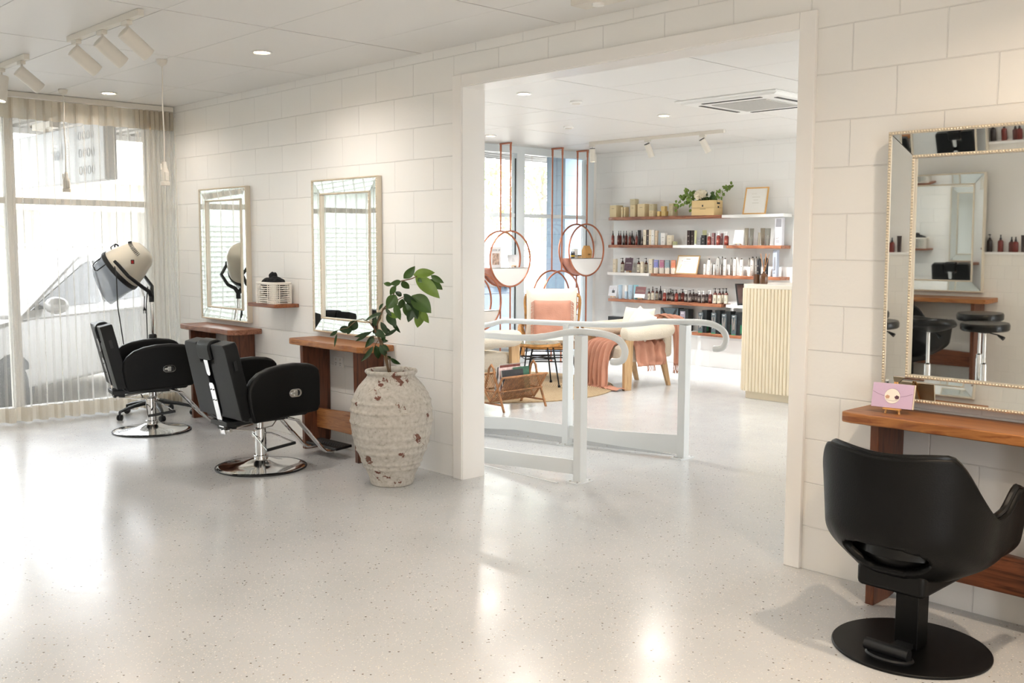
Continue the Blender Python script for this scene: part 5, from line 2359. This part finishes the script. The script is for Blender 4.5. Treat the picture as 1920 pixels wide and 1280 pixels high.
COL = {}


def cm(n, h, r=.35, **k):
    if n not in COL:
        COL[n] = mat('pack_'+n, h, r, **k)
    return COL[n]


HEX = {'amber': '6a2118', 'amberdark': '4f1c16', 'dark': '261c1b', 'brown': '31201d', 'pale': '5a2a20', 'charcoal': '3a3b3c', 'cream': 'e3d9c2', 'white': 'ecebe8',
       'beige': 'dccab2', 'greyblue': 'aeb9c2', 'green': 'c2c598', 'grey': '77787a', 'black': '232325', 'mauve': '7d5a5a', 'olive': '8c8575', 'sage': '6b6a62',
       'blue': 'a6bccd', 'teal': '8cbcc8', 'silver': 'c9c9cf', 'steel': 'a9b2c2'}
NAMES = {'amber': 'amber-red', 'amberdark': 'dark amber', 'dark': 'near-black', 'brown': 'dark brown', 'pale': 'pale-labelled', 'charcoal': 'charcoal', 'cream': 'cream',
         'white': 'white', 'beige': 'beige', 'greyblue': 'grey-blue', 'green': 'pale green', 'grey': 'grey', 'black': 'black', 'mauve': 'mauve-brown', 'olive': 'olive', 'sage': 'sage-grey',
         'blue': 'pale blue', 'teal': 'teal-blue', 'silver': 'silver', 'steel': 'steel-blue'}
KN = {'spray': ('spray_bottle', 'spray bottle', 'bottle'), 'pump': ('pump_bottle', 'pump bottle', 'bottle'), 'can': ('aerosol_can', 'aerosol can', 'aerosol can'),
      'tube': ('squeeze_tube', 'squeeze tube', 'tube'), 'carton': ('product_carton', 'product carton', 'carton'), 'pack': ('tool_pack', 'tall boxed tool pack', 'box'), 'roller': ('cap_bottle', 'bottle with a white cap', 'bottle')}
ORD = ['first', 'second', 'third', 'fourth', 'fifth', 'sixth', 'seventh', 'eighth', 'ninth', 'tenth', 'eleventh', 'twelfth']
WORD = {1.46: 'second shelf row', 1.115: 'third shelf row', .775: 'fourth shelf row'}


def product(kind, x, y, z, w_, h, v, label, group):
    nm, _, cat = KN[kind]
    t = thing(nm, label, cat, (x, y, z), R(rnd.uniform(8, 34)), group)
    bm_ = cm(v, HEX[v], .3 if kind in ('spray', 'pump') else .45)
    r = w_/2
    blk = M['plastic']
    if kind in ('spray', 'pump'):
        hb = h*(.70 if kind == 'spray' else .72)
        m = MB()
        m.lathe([(.0001, 0), (r*.94, 0), (r, .003), (r, hb*.82), (r*.9, hb*.91), (r*.5, hb*.985), (r*.38, hb), (.0001, hb)], 18)
        m.build('bottle_body', bm_, t)
        lb = {'pale': cm('labelpale', 'cfcab8', .6), 'amber': cm('labelred', '8a3a2c', .5), 'amberdark': cm('labelmaroon', '6d3830', .5)}.get(v, cm('labelgrey', '6f6763', .5))
        m = MB()
        n = 10
        a0, a1 = (0, 2*PI) if v == 'pale' else (R(200), R(330))
        top = hb*(.80 if v == 'pale' else .66)
        lo = hb*(.06 if v == 'pale' else .2)
        m.grid(lambda u, q_: Vector((r*1.02*math.cos(a0+(a1-a0)*u), r*1.02*math.sin(a0+(a1-a0)*u), lo+(top-lo)*q_)), n*2, 2)
        lo_ = m.build('label', lb, t)
        m = MB()
        for kz in (.3, .42, .55):
            m.grid(lambda u, q_: Vector((r*1.03*math.cos(R(235+50*u)), r*1.03*math.sin(R(235+50*u)), lo+(top-lo)*(kz+.05*q_))), 5, 2)
        m.build('label_print', cm('ink', '3b3230', .6) if v == 'pale' else cm('inkpale', 'c9bdb0', .6), lo_)
        m = MB()
        if kind == 'spray':
            m.lathe([(r*.42, hb-.001), (r*.42, hb+h*.10), (r*.24, hb+h*.13), (r*.24, h), (.0001, h)], 12)
            m.build('spray_nozzle', blk, t)
        else:
            m.lathe([(r*.45, hb-.001), (r*.45, hb+h*.07), (r*.16, hb+h*.09), (r*.16, h*.94), (r*.36, h*.945), (r*.36, h), (.0001, h)], 12)
            m.tube([(0, 0, h*.975), (-r*.9, -r*.4, h*.965), (-r*1.15, -r*.5, h*.945)], r*.11, 6)
            m.build('pump_head', blk if v in ('pale', 'dark') or rnd.random() < .5 else M['white'], t)
    elif kind == 'can':
        m = MB()
        m.lathe([(.0001, 0), (r*.95, 0), (r, .003), (r, h*.86), (r*.88, h*.90), (r*.5, h*.925), (.0001, h*.925)], 20)
        m.build('can_body', cm('canwhite', 'dcdad5', .28) if v == 'white' else (cm('cangrey', 'b3b1ad', .28, metal=.4) if v == 'grey' else cm('canblack', '1b1b1e', .25)), t)
        m = MB()
        m.lathe([(r*.42, h*.92), (r*.42, h*.985), (r*.3, h), (.0001, h)], 12)
        m.build('actuator', cm('capgrey', '55544f', .4), t)
        m = MB()
        m.grid(lambda u, q_: Vector((r*1.015*math.cos(R(240+40*u)), r*1.015*math.sin(R(240+40*u)), h*(.52+.03*q_))), 4, 2)
        m.grid(lambda u, q_: Vector((r*1.015*math.cos(R(225+70*u)), r*1.015*math.sin(R(225+70*u)), h*(.22+.012*q_))), 5, 2)
        m.build('print', cm('ink', '3b3230', .6) if v != 'black' else cm('inkpale', 'c9bdb0', .6), t)
    elif kind == 'tube':
        m = MB()

        def tb(u, q_):
            a = 2*PI*u
            k = q_
            return Vector(((r*(.72+.28*k))*math.cos(a), (r*.62*(1-k)+.0015)*math.sin(a), h*.10+h*.90*k))
        m.grid(tb, 20, 8, True)
        m.build('tube_body', bm_, t)
        m = MB()
        m.lathe([(.0001, 0), (r*.66, 0), (r*.68, h*.10), (.0001, h*.10)], 16)
        m.build('tube_cap', bm_ if v not in ('green',) else M['white'], t)
        m = MB()
        m.box(-r*.35, r*.35, -r*.42, -r*.40, h*.42, h*.45)
        m.box(-r*.2, r*.2, -r*.36, -r*.34, h*.52, h*.56)
        m.build('print', cm('inkpale', 'c9bdb0', .6) if v in ('sage', 'charcoal', 'olive') else cm('inkblue', '6f8ba8', .6), t, smooth=False)
    elif kind == 'roller':
        m = MB()
        m.lathe([(.0001, 0), (r, .002), (r, h*.55), (.0001, h*.56)], 18)
        m.build('bottle_body', bm_, t)
        m = MB()
        m.lathe([(r*.9, h*.56), (r*.86, h*.98), (.0001, h)], 18)
        m.build('white_cap', M['white'], t)
    elif kind == 'carton':
        d_ = min(.05, w_)*.9
        t.rotation_euler = (0, 0, R(rnd.uniform(-4, 6)))
        m = MB()
        m.box(-r, r, -d_/2, d_/2, 0, h)
        m.build('box', bm_, t, bev=.001, smooth=False)
        m = MB()
        m.box(-r*.5, r*.5, -d_/2-.0006, -d_/2, h*.6, h*.64)
        m.box(-r*.35, r*.35, -d_/2-.0006, -d_/2, h*.25, h*.28)
        m.build('print', cm('inkpale', 'c9bdb0', .6) if v in ('brown', 'black', 'grey', 'mauve') else cm('inksoft', 'a39a88', .6), t, smooth=False)
    elif kind == 'pack':
        t.rotation_euler = (0, 0, 0)
        d_ = .05
        m = MB()
        m.box(-r, r, -d_/2, d_/2, 0, h)
        m.build('box', bm_, t, bev=.001, smooth=False)
        m = MB()
        m.prism([(-r*.85, h*.66), (r*.8, h*.66), (r*.8, h*.95), (-r*.7, h*.95)] if v == 'silver' else [(-r*.45, h*.24), (r*.35, h*.24), (r*.55, h*.5), (r*.3, h*.74), (-r*.35, h*.74), (-r*.5, h*.5)], -d_/2-.001, -d_/2, 'y')
        m.build('window_panel', cm('packdark', '8a8a90' if v == 'silver' else '4a5060', .3), t, smooth=False)
        m = MB()
        for kz in (.12, .16):
            m.box(-r*.6, r*.3, -d_/2-.0008, -d_/2, h*kz, h*(kz+.012))
        m.tube([(-r*.7, -d_/2-.001, h*.22), (-r*.4, -d_/2-.001, h*.28), (-r*.3, -d_/2-.001, h*.22), (-r*.05, -d_/2-.001, h*.28), (r*.15, -d_/2-.001, h*.26)], .0015, 4)
        m.build('print', cm('ink', '3b3230', .6), t, smooth=False)
    return t


DATA = [
(1.46,[('spray',-.169,.040,.178,'amber',0),('spray',-.073,.035,.178,'amberdark',0),('spray',-.110,.033,.179,'amber',1),
('spray',.012,.033,.177,'dark',0),('spray',-.015,.033,.178,'amber',1),('spray',.113,.035,.156,'amber',0),('spray',.080,.037,.178,'dark',1),
('spray',.179,.028,.102,'dark',0),('spray',.221,.031,.162,'amber',0),('tube',.200,.055,.186,'charcoal',1),('spray',.314,.028,.105,'dark',0),
('carton',.365,.045,.188,'cream',0),('carton',.412,.036,.188,'brown',0),('carton',.449,.038,.187,'cream',0),('carton',.493,.045,.184,'white',0),
('carton',.542,.036,.176,'beige',0),('tube',.588,.044,.147,'greyblue',0),('carton',.654,.071,.147,'white',0),('carton',.753,.077,.120,'cream',0),
('carton',.825,.046,.042,'green',0),('carton',1.035,.042,.176,'brown',0),('carton',1.086,.027,.176,'brown',0),('tube',1.127,.031,.174,'green',0),
('carton',1.193,.050,.090,'grey',0),('carton',1.249,.051,.118,'black',0),('tube',1.198,.058,.176,'green',1),('pump',1.325,.048,.145,'amber',0),
('carton',1.385,.035,.143,'mauve',0),('pump',1.454,.050,.161,'amber',0),('carton',1.445,.027,.140,'mauve',1),('pump',1.565,.056,.157,'amber',0),
('tube',1.838,.052,.195,'olive',0),('tube',1.905,.055,.191,'sage',0),('tube',2.004,.032,.144,'olive',0),('tube',1.998,.056,.195,'olive',1),
('tube',2.121,.060,.191,'sage',0),('pack',2.265,.091,.309,'silver',0),]),(1.115,[('carton',-.124,.048,.168,'cream',0),
('pump',-.000,.051,.183,'pale',0),('pump',.062,.042,.190,'pale',1),('pump',.264,.047,.186,'pale',0),('carton',.322,.039,.140,'cream',0),
('pump',.317,.042,.186,'pale',1),('carton',.468,.057,.176,'cream',0),('can',1.269,.031,.138,'white',0),('can',1.330,.042,.193,'white',0),
('can',1.320,.022,.139,'grey',1),('can',1.405,.028,.137,'white',0),('can',1.459,.047,.216,'grey',0),('can',1.459,.033,.219,'grey',1),
('can',1.555,.044,.204,'white',0),('can',1.589,.032,.205,'grey',1),('can',1.691,.043,.207,'white',0),('can',1.781,.043,.203,'white',0),
('can',1.830,.032,.208,'grey',1),('can',1.886,.039,.115,'white',0),('can',1.873,.052,.221,'white',1),('can',1.924,.031,.222,'grey',1),
('can',2.011,.048,.220,'black',0),('can',2.103,.054,.224,'black',0),('pack',2.229,.052,.299,'steel',0),]),(.775,[('tube',-.030,.065,.176,'blue',0),
('roller',.071,.044,.174,'blue',0),('tube',.142,.077,.181,'blue',0),('tube',.227,.072,.184,'teal',0),('pump',.440,.039,.143,'pale',0),
('spray',.496,.040,.171,'pale',0),('pump',.495,.040,.149,'pale',1),('spray',.551,.040,.178,'dark',1),('pump',.682,.047,.144,'amber',0),
('pump',.671,.036,.145,'brown',1),('pump',.710,.040,.150,'brown',1),('pump',.808,.044,.142,'brown',0),('pump',.864,.046,.144,'amber',0),
('pump',.850,.036,.148,'brown',1),('pump',.894,.048,.150,'amberdark',1),('pump',1.006,.043,.143,'brown',0),('pump',1.069,.048,.145,'brown',0),
('pump',1.054,.036,.149,'brown',1),('pump',1.099,.045,.150,'brown',1),('pump',1.204,.043,.143,'brown',0),('pump',1.263,.048,.145,'brown',0),
('pump',1.250,.038,.149,'brown',1),('pump',1.361,.049,.155,'amberdark',0),('pump',1.429,.048,.183,'pale',0),('pump',1.491,.050,.182,'pale',0),
('pump',1.479,.035,.182,'pale',1),('pump',1.584,.050,.188,'pale',0),]),
]
for zrow, items in DATA:
    z = {1.46: Z2, 1.115: Z3, .775: Z4}[zrow]
    cnt = {}
    tot = {}
    its = sorted(items, key=lambda q_: q_[1])
    for it in its:
        key = (it[0], it[4])
        tot[key] = tot.get(key, 0)+1
    for kind, x, w_, h, v, bk in its:
        key = (kind, v)
        cnt[key] = cnt.get(key, 0)+1
        nm = f"{NAMES[v]} {KN[kind][1]}"
        extra = ''
        if v == 'pale':
            nm = f"{KN[kind][1]} with a pale label"
        if tot[key] == 1:
            lab = f"the {nm} in the {WORD[zrow]}"
        else:
            lab = f"{ORD[cnt[key]-1]} {nm} from the left in the {WORD[zrow]}"
        lab = lab[4:] if lab.startswith('the ') else lab
        y = 5.950 if bk else 5.868
        if zrow == .775 and not bk:
            y = 5.865
        product(kind, x, y, z, w_*.96, h, v, lab, f"{KN[kind][1]}s on the {WORD[zrow]}")

# kraft boxes on the top shelf
kraft = cm('kraft', 'd9c8a0', .7)
kraft2 = cm('kraftgrey', 'c2b898', .7)
kraft3 = cm('kraftyellow', 'd8bd7e', .7)


def kbox(x0, x1, z0, z1, d_, mt, label, yf=5.83, rz=0):
    x0_, x1_ = x0+.004, x1-.004
    t = thing('kraft_box', label, 'box', ((x0+x1)/2, yf+d_/2, z0), R(rz), 'kraft cartons on the top shelf')
    w_ = (x1_-x0_)/2
    m = MB()
    m.box(-w_, w_, -d_/2, d_/2, 0, z1-z0-.001)
    m.build('box', mt, t, bev=.0015, smooth=False)
    m = MB()
    m.box(-w_*.4, w_*.4, -d_/2-.0006, -d_/2, (z1-z0)*.70, (z1-z0)*.74)
    m.build('print', cm('inksoft2', '94876a', .6), t, smooth=False)


kbox(-.20, -.085, Z1, Z1+.153, .135, kraft, 'large kraft box at the left end of the top shelf')
kbox(-.01, .022, Z1, Z1+.128, .08, kraft, 'thin kraft carton standing second from the left on the top shelf')
kbox(.03, .062, Z1, Z1+.128, .08, kraft, 'thin kraft carton leaning next to another thin one on the top shelf', rz=2)
kbox(.137, .222, Z1, Z1+.153, .07, kraft, 'tall kraft box at the bottom of the highest stack')
kbox(.134, .221, Z1+.154, Z1+.223, .075, kraft2, 'kraft box on top of the highest stack')
kbox(.256, .375, Z1, Z1+.160, .10, kraft, 'wide kraft box right of the highest stack')
kbox(.44, .513, Z1, Z1+.075, .08, kraft, 'lower kraft box of the pair in the middle of the boxes')
kbox(.44, .513, Z1+.076, Z1+.154, .08, kraft2, 'upper kraft box of the pair in the middle of the boxes')
kbox(.567, .615, Z1, Z1+.062, .05, kraft3, 'tiny yellow kraft box in front of the small stack')
kbox(.632, .695, Z1, Z1+.062, .07, kraft3, 'lower yellow kraft box of the small stack')
kbox(.625, .690, Z1+.063, Z1+.122, .05, kraft3, 'upper yellow kraft box of the small stack')
kbox(.746, .813, Z1, Z1+.075, .10, kraft2, 'lower grey kraft box of the rightmost stack')
kbox(.744, .811, Z1+.076, Z1+.152, .10, kraft2, 'upper grey kraft box of the rightmost stack')

# wooden crate planter with greenery and a white flower
cr = thing('wooden_crate', 'pale wooden crate planter on the top shelf', 'crate', (1.27, 5.885, Z1))
cm_w = cm('crate', 'e3c793', .55)
m = MB()
for z0 in (0, .088):
    m.box(-.16, .16, -.085, -.075, z0, z0+.086)
    m.box(-.16, .16, .075, .085, z0, z0+.086)
    m.box(.150, .16, -.075, .075, z0, z0+.086)
    m.box(-.16, -.150, -.075, .075, z0, z0+.086)
m.box(-.15, .15, -.075, .075, 0, .01)
m.build('crate_box', cm_w, cr, bev=.001, smooth=False)
m = MB()
m.box(-.012, .006, -.0862, -.085, .10, .122)
m.box(-.04, .04, -.0862, -.085, .07, .074)
m.box(.160, .1612, -.012, .012, .085, .105)
m.box(.160, .1612, -.03, .03, .13, .15)
m.build('branding', M['plastic'], cr, smooth=False)
q = random.Random(21)


def sprig(nm, label, base, tip, n, lw, mt, sag=0, cat='foliage', bush=.0):
    t = thing(nm, label, cat, base)
    d_ = Vector(tip)-Vector(base)
    m = MB()
    pts = [d_*k/8+Vector((0, 0, sag*math.sin(PI*k/8))) for k in range(9)]
    m.tube(pts, .0016, 5)
    m.build('stem', M['stem'], t)
    for k in range(n):
        f = .12+.88*k/n
        p = d_*f+Vector((0, 0, sag*math.sin(PI*f)))+Vector((q.gauss(0, bush), q.gauss(0, bush*.6), q.gauss(0, bush)))
        a = q.uniform(0, 2*PI)
        o_ = Vector((math.cos(a)*.6, -abs(math.sin(a))*.3, math.sin(a))).normalized()
        mm = leaf(p, p+o_*lw*q.uniform(.8, 1.3), lw*.8, q.uniform(-.6, .6), .1)
        mm.build('leaf', M[mt], t)
    return t


sprig('foliage_bunch', 'bushy green foliage at the left of the flower crate', (1.12, 5.86, Z1+.165), (1.02, 5.84, Z1+.21), 46, .045, 'leaf_l', bush=.048)
sprig('foliage_bunch', 'green foliage drooping over the left side of the flower crate', (1.12, 5.84, Z1+.16), (.86, 5.83, Z1+.12), 30, .035, 'leaf_l', .10, bush=.025)
sprig('foliage_bunch', 'leafy sprigs behind the white flower', (1.19, 5.90, Z1+.16), (1.24, 5.90, Z1+.27), 18, .038, 'leaf_d', bush=.02)
sprig('eucalyptus_branch', 'long eucalyptus branch arching to the right of the flower crate', (1.36, 5.86, Z1+.16), (1.66, 5.84, Z1+.335), 44, .034, 'leaf_l', .02, bush=.014)
sprig('foliage_bunch', 'bushy green foliage at the right of the flower crate', (1.33, 5.86, Z1+.16), (1.42, 5.85, Z1+.23), 26, .04, 'leaf', bush=.02)
fl = thing('white_flower', 'large cream-white peony in the wooden crate', 'flower', (1.225, 5.82, Z1+.215))
m = MB()
for k in range(26):
    a, b_ = q.uniform(0, 2*PI), q.uniform(.1, 1.4)
    d_ = Vector((math.cos(a)*math.cos(b_), math.sin(a)*math.cos(b_)-.3, math.sin(b_))).normalized()
    mm = leaf((0, 0, 0), d_*.082, .08, q.uniform(-1, 1), .45, .4)
    m.add(mm.v, mm.f)
m.build('petals', cm('petal', 'efe8d4', .7), fl, solid=.001)
m = MB()
m.tube([(0, 0, .01), (.0, .02, -.12)], .003, 6)
m.build('stem', M['stem'], fl)
b = thing('dark_twig', 'dark leafy twig right of the white flower', 'foliage', (1.27, 5.86, Z1+.16))
for k in range(9):
    a = R(20+q.uniform(0, 120))
    leaf((0, 0, 0), (math.cos(a)*.09, -.01, math.sin(a)*.09), .016, 0, .1).build('leaf', M['leaf_d'], b)


def picture(label, c, w_, h, lean, rz, frame_m, ncat='picture frame'):
    t = thing('picture_frame', label, ncat, c, rz)
    t.rotation_euler = (R(-lean), 0, rz)
    m = MB()
    f = .014
    m.box(-w_/2, w_/2, -.008, .008, 0, f)
    m.box(-w_/2, w_/2, -.008, .008, h-f, h)
    m.box(-w_/2, -w_/2+f, -.008, .008, f, h-f)
    m.box(w_/2-f, w_/2, -.008, .008, f, h-f)
    m.build('frame', frame_m, t, bev=.001)
    m = MB()
    m.box(-w_/2+f, w_/2-f, -.002, .004, f, h-f)
    m.build('paper', cm('paper', 'eeede9', .3), t, smooth=False)
    return t


pf = picture('framed white certificate leaning on the top white shelf', (1.935, 5.855, Z1), .285, .315, 14, R(6), M['wood_pine'])
m = MB()
for k in range(4):
    m.tube([(-.06+k*.016, -.0028, .235), (-.052+k*.016, -.0028, .243), (-.046+k*.016, -.0028, .234)], .0008, 4)
for z, w_ in ((.20, .05), (.165, .03), (.13, .04)):
    m.box(-w_, w_, -.0026, -.002, z, z+.002)
m.build('writing', cm('inksoft', 'a39a88', .6), pf, smooth=False)
m = MB()
m.prism([(0, .0), (.09, .0), (.03, .12), (.005, .12)], .05, .055, 'x')
m.build('easel_back', M['plastic'], pf, smooth=False)
pf = picture('framed cream certificate among the white aerosol cans', (1.005, 5.850, Z3), .325, .235, 17, R(0), cm('goldframe', 'b79a70', .4))
m = MB()
m.box(-.03, .03, -.0032, -.002, .185, .195)
for z in (.155, .13, .105, .085):
    m.box(-.06, .06, -.0030, -.002, z, z+.0022)
m.build('writing', cm('inksoft', 'a39a88', .6), pf, smooth=False)
m = MB()
for s in (-1, 1):
    for k in range(5):
        m.lathe([(.0001, 0), (.008, 0), (.008, .0004)], 8, (s*(.115-.006*k), -.0022, .04+.018*k), Matrix.Rotation(R(90), 3, 'X'))
m.build('floral_border', cm('floral', 'e3dcb0', .7), pf)

# colour cartons with dripping tops
for k, (x, c1, c2, lab) in enumerate(((.545, '8f97d8', '3a3a63', 'carton with a lilac-blue dripping top'), (.635, 'c07f9c', '6a2438', 'carton with a pink dripping top'), (.72, '8fa8b4', '3c4347', 'carton with a grey-blue dripping top'),
                                      (.81, 'd98768', 'a8532f', 'carton with an orange dripping top'), (.925, 'a8483c', '2e2426', 'carton with a red dripping top half hidden by the certificate'))):
    t = thing('colour_carton', lab+', third shelf row', 'carton', (x, 5.865 if k < 4 else 5.93, Z3), R(30), 'colour cartons on the third shelf row')
    w_, h = .026, .165
    m = MB().box(-w_, w_, -w_, w_, 0, h*.5)
    m.build('lower_box', cm('cartonlow', 'e9e3d8', .6), t, smooth=False)
    m = MB().box(-w_, w_, -w_, w_, h*.5, h)
    m.build('coloured_top', cm('ct'+str(k), c1, .5), t, smooth=False)
    m = MB().box(w_, w_+.0006, -w_, w_, h*.47, h)
    m.build('coloured_side', cm('cs'+str(k), c2, .5), t, smooth=False)
    m = MB()
    for j in range(4):
        m.lathe([(.0001, 0), (.0075, 0), (.0075, .0005)], 10, (-.024+j*.016, -w_-.0002, h*.5-.003-(j % 2)*.005), Matrix.Rotation(R(90), 3, 'X'))
    m.build('drips', cm('ct'+str(k), c1, .5), t, smooth=False)
    m = MB()
    m.box(-.02, .02, -w_-.0008, -w_, h*.87, h*.9)
    m.build('print', cm('inkpale', 'c9bdb0', .6), t, smooth=False)


def sign_card(label, x, z, w_, h, c_, easel_label, rows=(), y=5.845, lift=.024, lean=12, rz=0):
    easel(easel_label, (x, y+.02, z), .9, R(rz), 'tiny easels on the product shelves')
    t = thing('display_card', label, 'card', (x, y+.004, z+lift), R(rz))
    t.rotation_euler = (R(-lean), 0, R(rz))
    m = MB().box(-w_/2, w_/2, -.0015, .0015, 0, h)
    m.build('card_sheet', c_, t, smooth=False)
    for (x0, x1, z0, z1, cc) in rows:
        m = MB().box(x0, x1, -.0022, -.0015, z0, z1)
        m.build('print', cc, t, smooth=False)


ink_ = cm('inksoft', 'a39a88', .6)
sign_card('white price card at the left of the olive tubes', 1.735, Z2, .13, .16, cm('paper', 'eeede9', .3), 'tiny gold easel at the left of the olive tubes',
          [(-.055, -.05, .12, .125, ink_), (-.055, -.05, .09, .095, ink_), (-.055, -.05, .06, .065, ink_)], lift=.018)
sign_card('dark purple leaflet tilted on an easel among the pale pump bottles', .115, Z3, .11, .165, cm('purple', '5c4854', .5, var=.3, vscale=30), 'tiny wooden easel holding the purple leaflet',
          [(-.04, .035, .095, .101, M['white'])], y=5.835, rz=14)
sign_card('pale grey card with a small dark picture at the left of the blue tubes', -.15, Z4, .135, .135, cm('greycard', 'c9c9cc', .6), 'tiny easel at the left end of the fourth shelf row',
          [(-.01, .035, .04, .075, M['plastic']), (.003, .01, .075, .095, M['plastic']), (-.05, -.02, .10, .104, ink_)], y=5.84, lift=.03)
sign_card('brown and white card in front of the teal tube', .315, Z4, .165, .142, cm('cardbrown', '80585a', .6), 'tiny easel under the brown and white card',
          [(-.0825, .0825, 0, .05, M['white']), (-.05, .05, .095, .099, ink_), (-.07, .07, .08, .084, ink_)], y=5.825, lift=.024)

# black display frame beside the counter
t = thing('photo_stand', 'black frame leaning on the white shelf beside the fluted counter', 'frame', (1.83, 5.875, Z4), R(62))
t.rotation_euler = (R(-16), 0, R(62))
m = MB().box(-.09, .09, -.006, .006, 0, .255)
m.build('frame', M['plastic'], t, bev=.002)
m = MB().box(-.075, .075, -.0075, -.006, .02, .24)
m.build('picture', cm('brownpic', '4a3a36', .3, var=.4, vscale=12), t, smooth=False)

# boxed tools on the lowest shelves
dk = cm('packblack', '1e2224', .35)
sl = cm('packslate', '4d585e', .3)
g1 = cm('packgreen', '2b7d55', .4)
t = thing('boxed_hair_tool', 'large slate-grey square box with white letters behind the armchair', 'box', (.79, 5.88, Z5))
m = MB().box(-.135, .135, -.055, .055, 0, .27)
m.build('box', sl, t, bev=.001, smooth=False)
m = MB()
for s in (-1, 1):
    m.prism([(s*.13, .265), (s*.095, .265), (s*.02, .14), (s*.055, .14)], -.0562, -.055, 'y')
m.build('dark_stripes', dk, t, smooth=False)
m = MB().box(.135, .1356, -.055, .055, 0, .27)
m.build('black_side', dk, t, smooth=False)
text_mesh('IVY', .085, M['white'], t, (.035, -.0568, .115))
t = thing('boxed_hair_tool', 'black box with a small pale pack picture right of the large slate box', 'box', (1.005, 5.88, Z5))
m = MB().box(-.065, .065, -.05, .05, 0, .265)
m.build('box', dk, t, bev=.001, smooth=False)
m = MB().box(-.052, .02, -.052, -.05, .03, .24)
m.build('front_label', cm('packmauve', '8f8794', .35), t, smooth=False)
m = MB().prism([(-.045, .17), (.012, .17), (-.01, .08), (-.02, .05), (-.03, .08)], -.0535, -.052, 'y')
m.build('brush_picture', sl, t, smooth=False)
text_mesh('IVY', .028, M['white'], t, (-.016, -.0535, .215))
for k, (x, hh, lab) in enumerate(((1.29, .27, 'first tall black boxed hair tool from the left on the lowest timber shelf'), (1.475, .275, 'second tall black boxed hair tool from the left on the lowest timber shelf'),
                                  (1.62, .27, 'third tall black boxed hair tool from the left on the lowest timber shelf'), (1.755, .265, 'tall black boxed hair tool touching the fluted counter, lowest shelf'))):
    t = thing('boxed_hair_tool', lab, 'box', (x, 5.885, Z5), 0, 'tall boxed hair tools on the lowest timber shelf')
    m = MB().box(-.015, .055, -.06, .05, 0, hh)
    m.build('outer_box', dk, t, bev=.001, smooth=False)
    m = MB().box(-.055, .008, -.075, -.061, 0, hh-.03)
    m.build('blister_pack', cm('packsilver', '6d777c', .2, metal=.4), t, smooth=False)
    m = MB().prism([(-.04, .05), (-.018, .07), (-.006, .05), (0, .19), (-.012, .20), (-.022, .11), (-.036, .20), (-.046, .19)], -.079, -.076, 'y')
    m.build('tool', M['steel'], t)
    m = MB().box(-.052, .005, -.077, -.0755, 0, .045)
    m.build('lower_label', sl, t, smooth=False)
    m = MB().box(-.052, .005, -.0775, -.0755, 0, .012)
    m.build('green_strip', g1, t, smooth=False)
    m = MB().box(.0552, .0562, -.055, -.02, .02, .12)
    m.build('green_side_label', g1, t, smooth=False)
    text_mesh('IVY', .022, M['white'], t, (-.023, -.0778, hh-.05))
t = thing('boxed_hair_tool', 'low dark box on the white shelf at the left behind the armchair', 'box', (-.08, 5.89, Z5))
m = MB().box(-.13, .09, -.05, .05, 0, .115)
m.build('box', dk, t, bev=.001, smooth=False)

# bottles on the tiled ledge, seen in the right mirror
for k, (x, h, kind, v, lab) in enumerate(((4.79, .155, 'spray', 'amber', 'amber spray bottle alone on the tiled ledge, in the right mirror'), (4.885, .135, 'spray', 'amberdark', 'left of two amber spray bottles on the tiled ledge, in the right mirror'),
                                          (4.92, .135, 'spray', 'amber', 'right of two amber spray bottles on the tiled ledge, in the right mirror'), (4.985, .15, 'tube', 'brown', 'brown squeeze tube on the tiled ledge, in the right mirror'),
                                          (4.695, .16, 'pump', 'dark', 'dark pump bottle beside the opposite mirror, in the right mirror'))):
    product(kind, x, -5.56, 1.2, .048, h, v, lab, None)
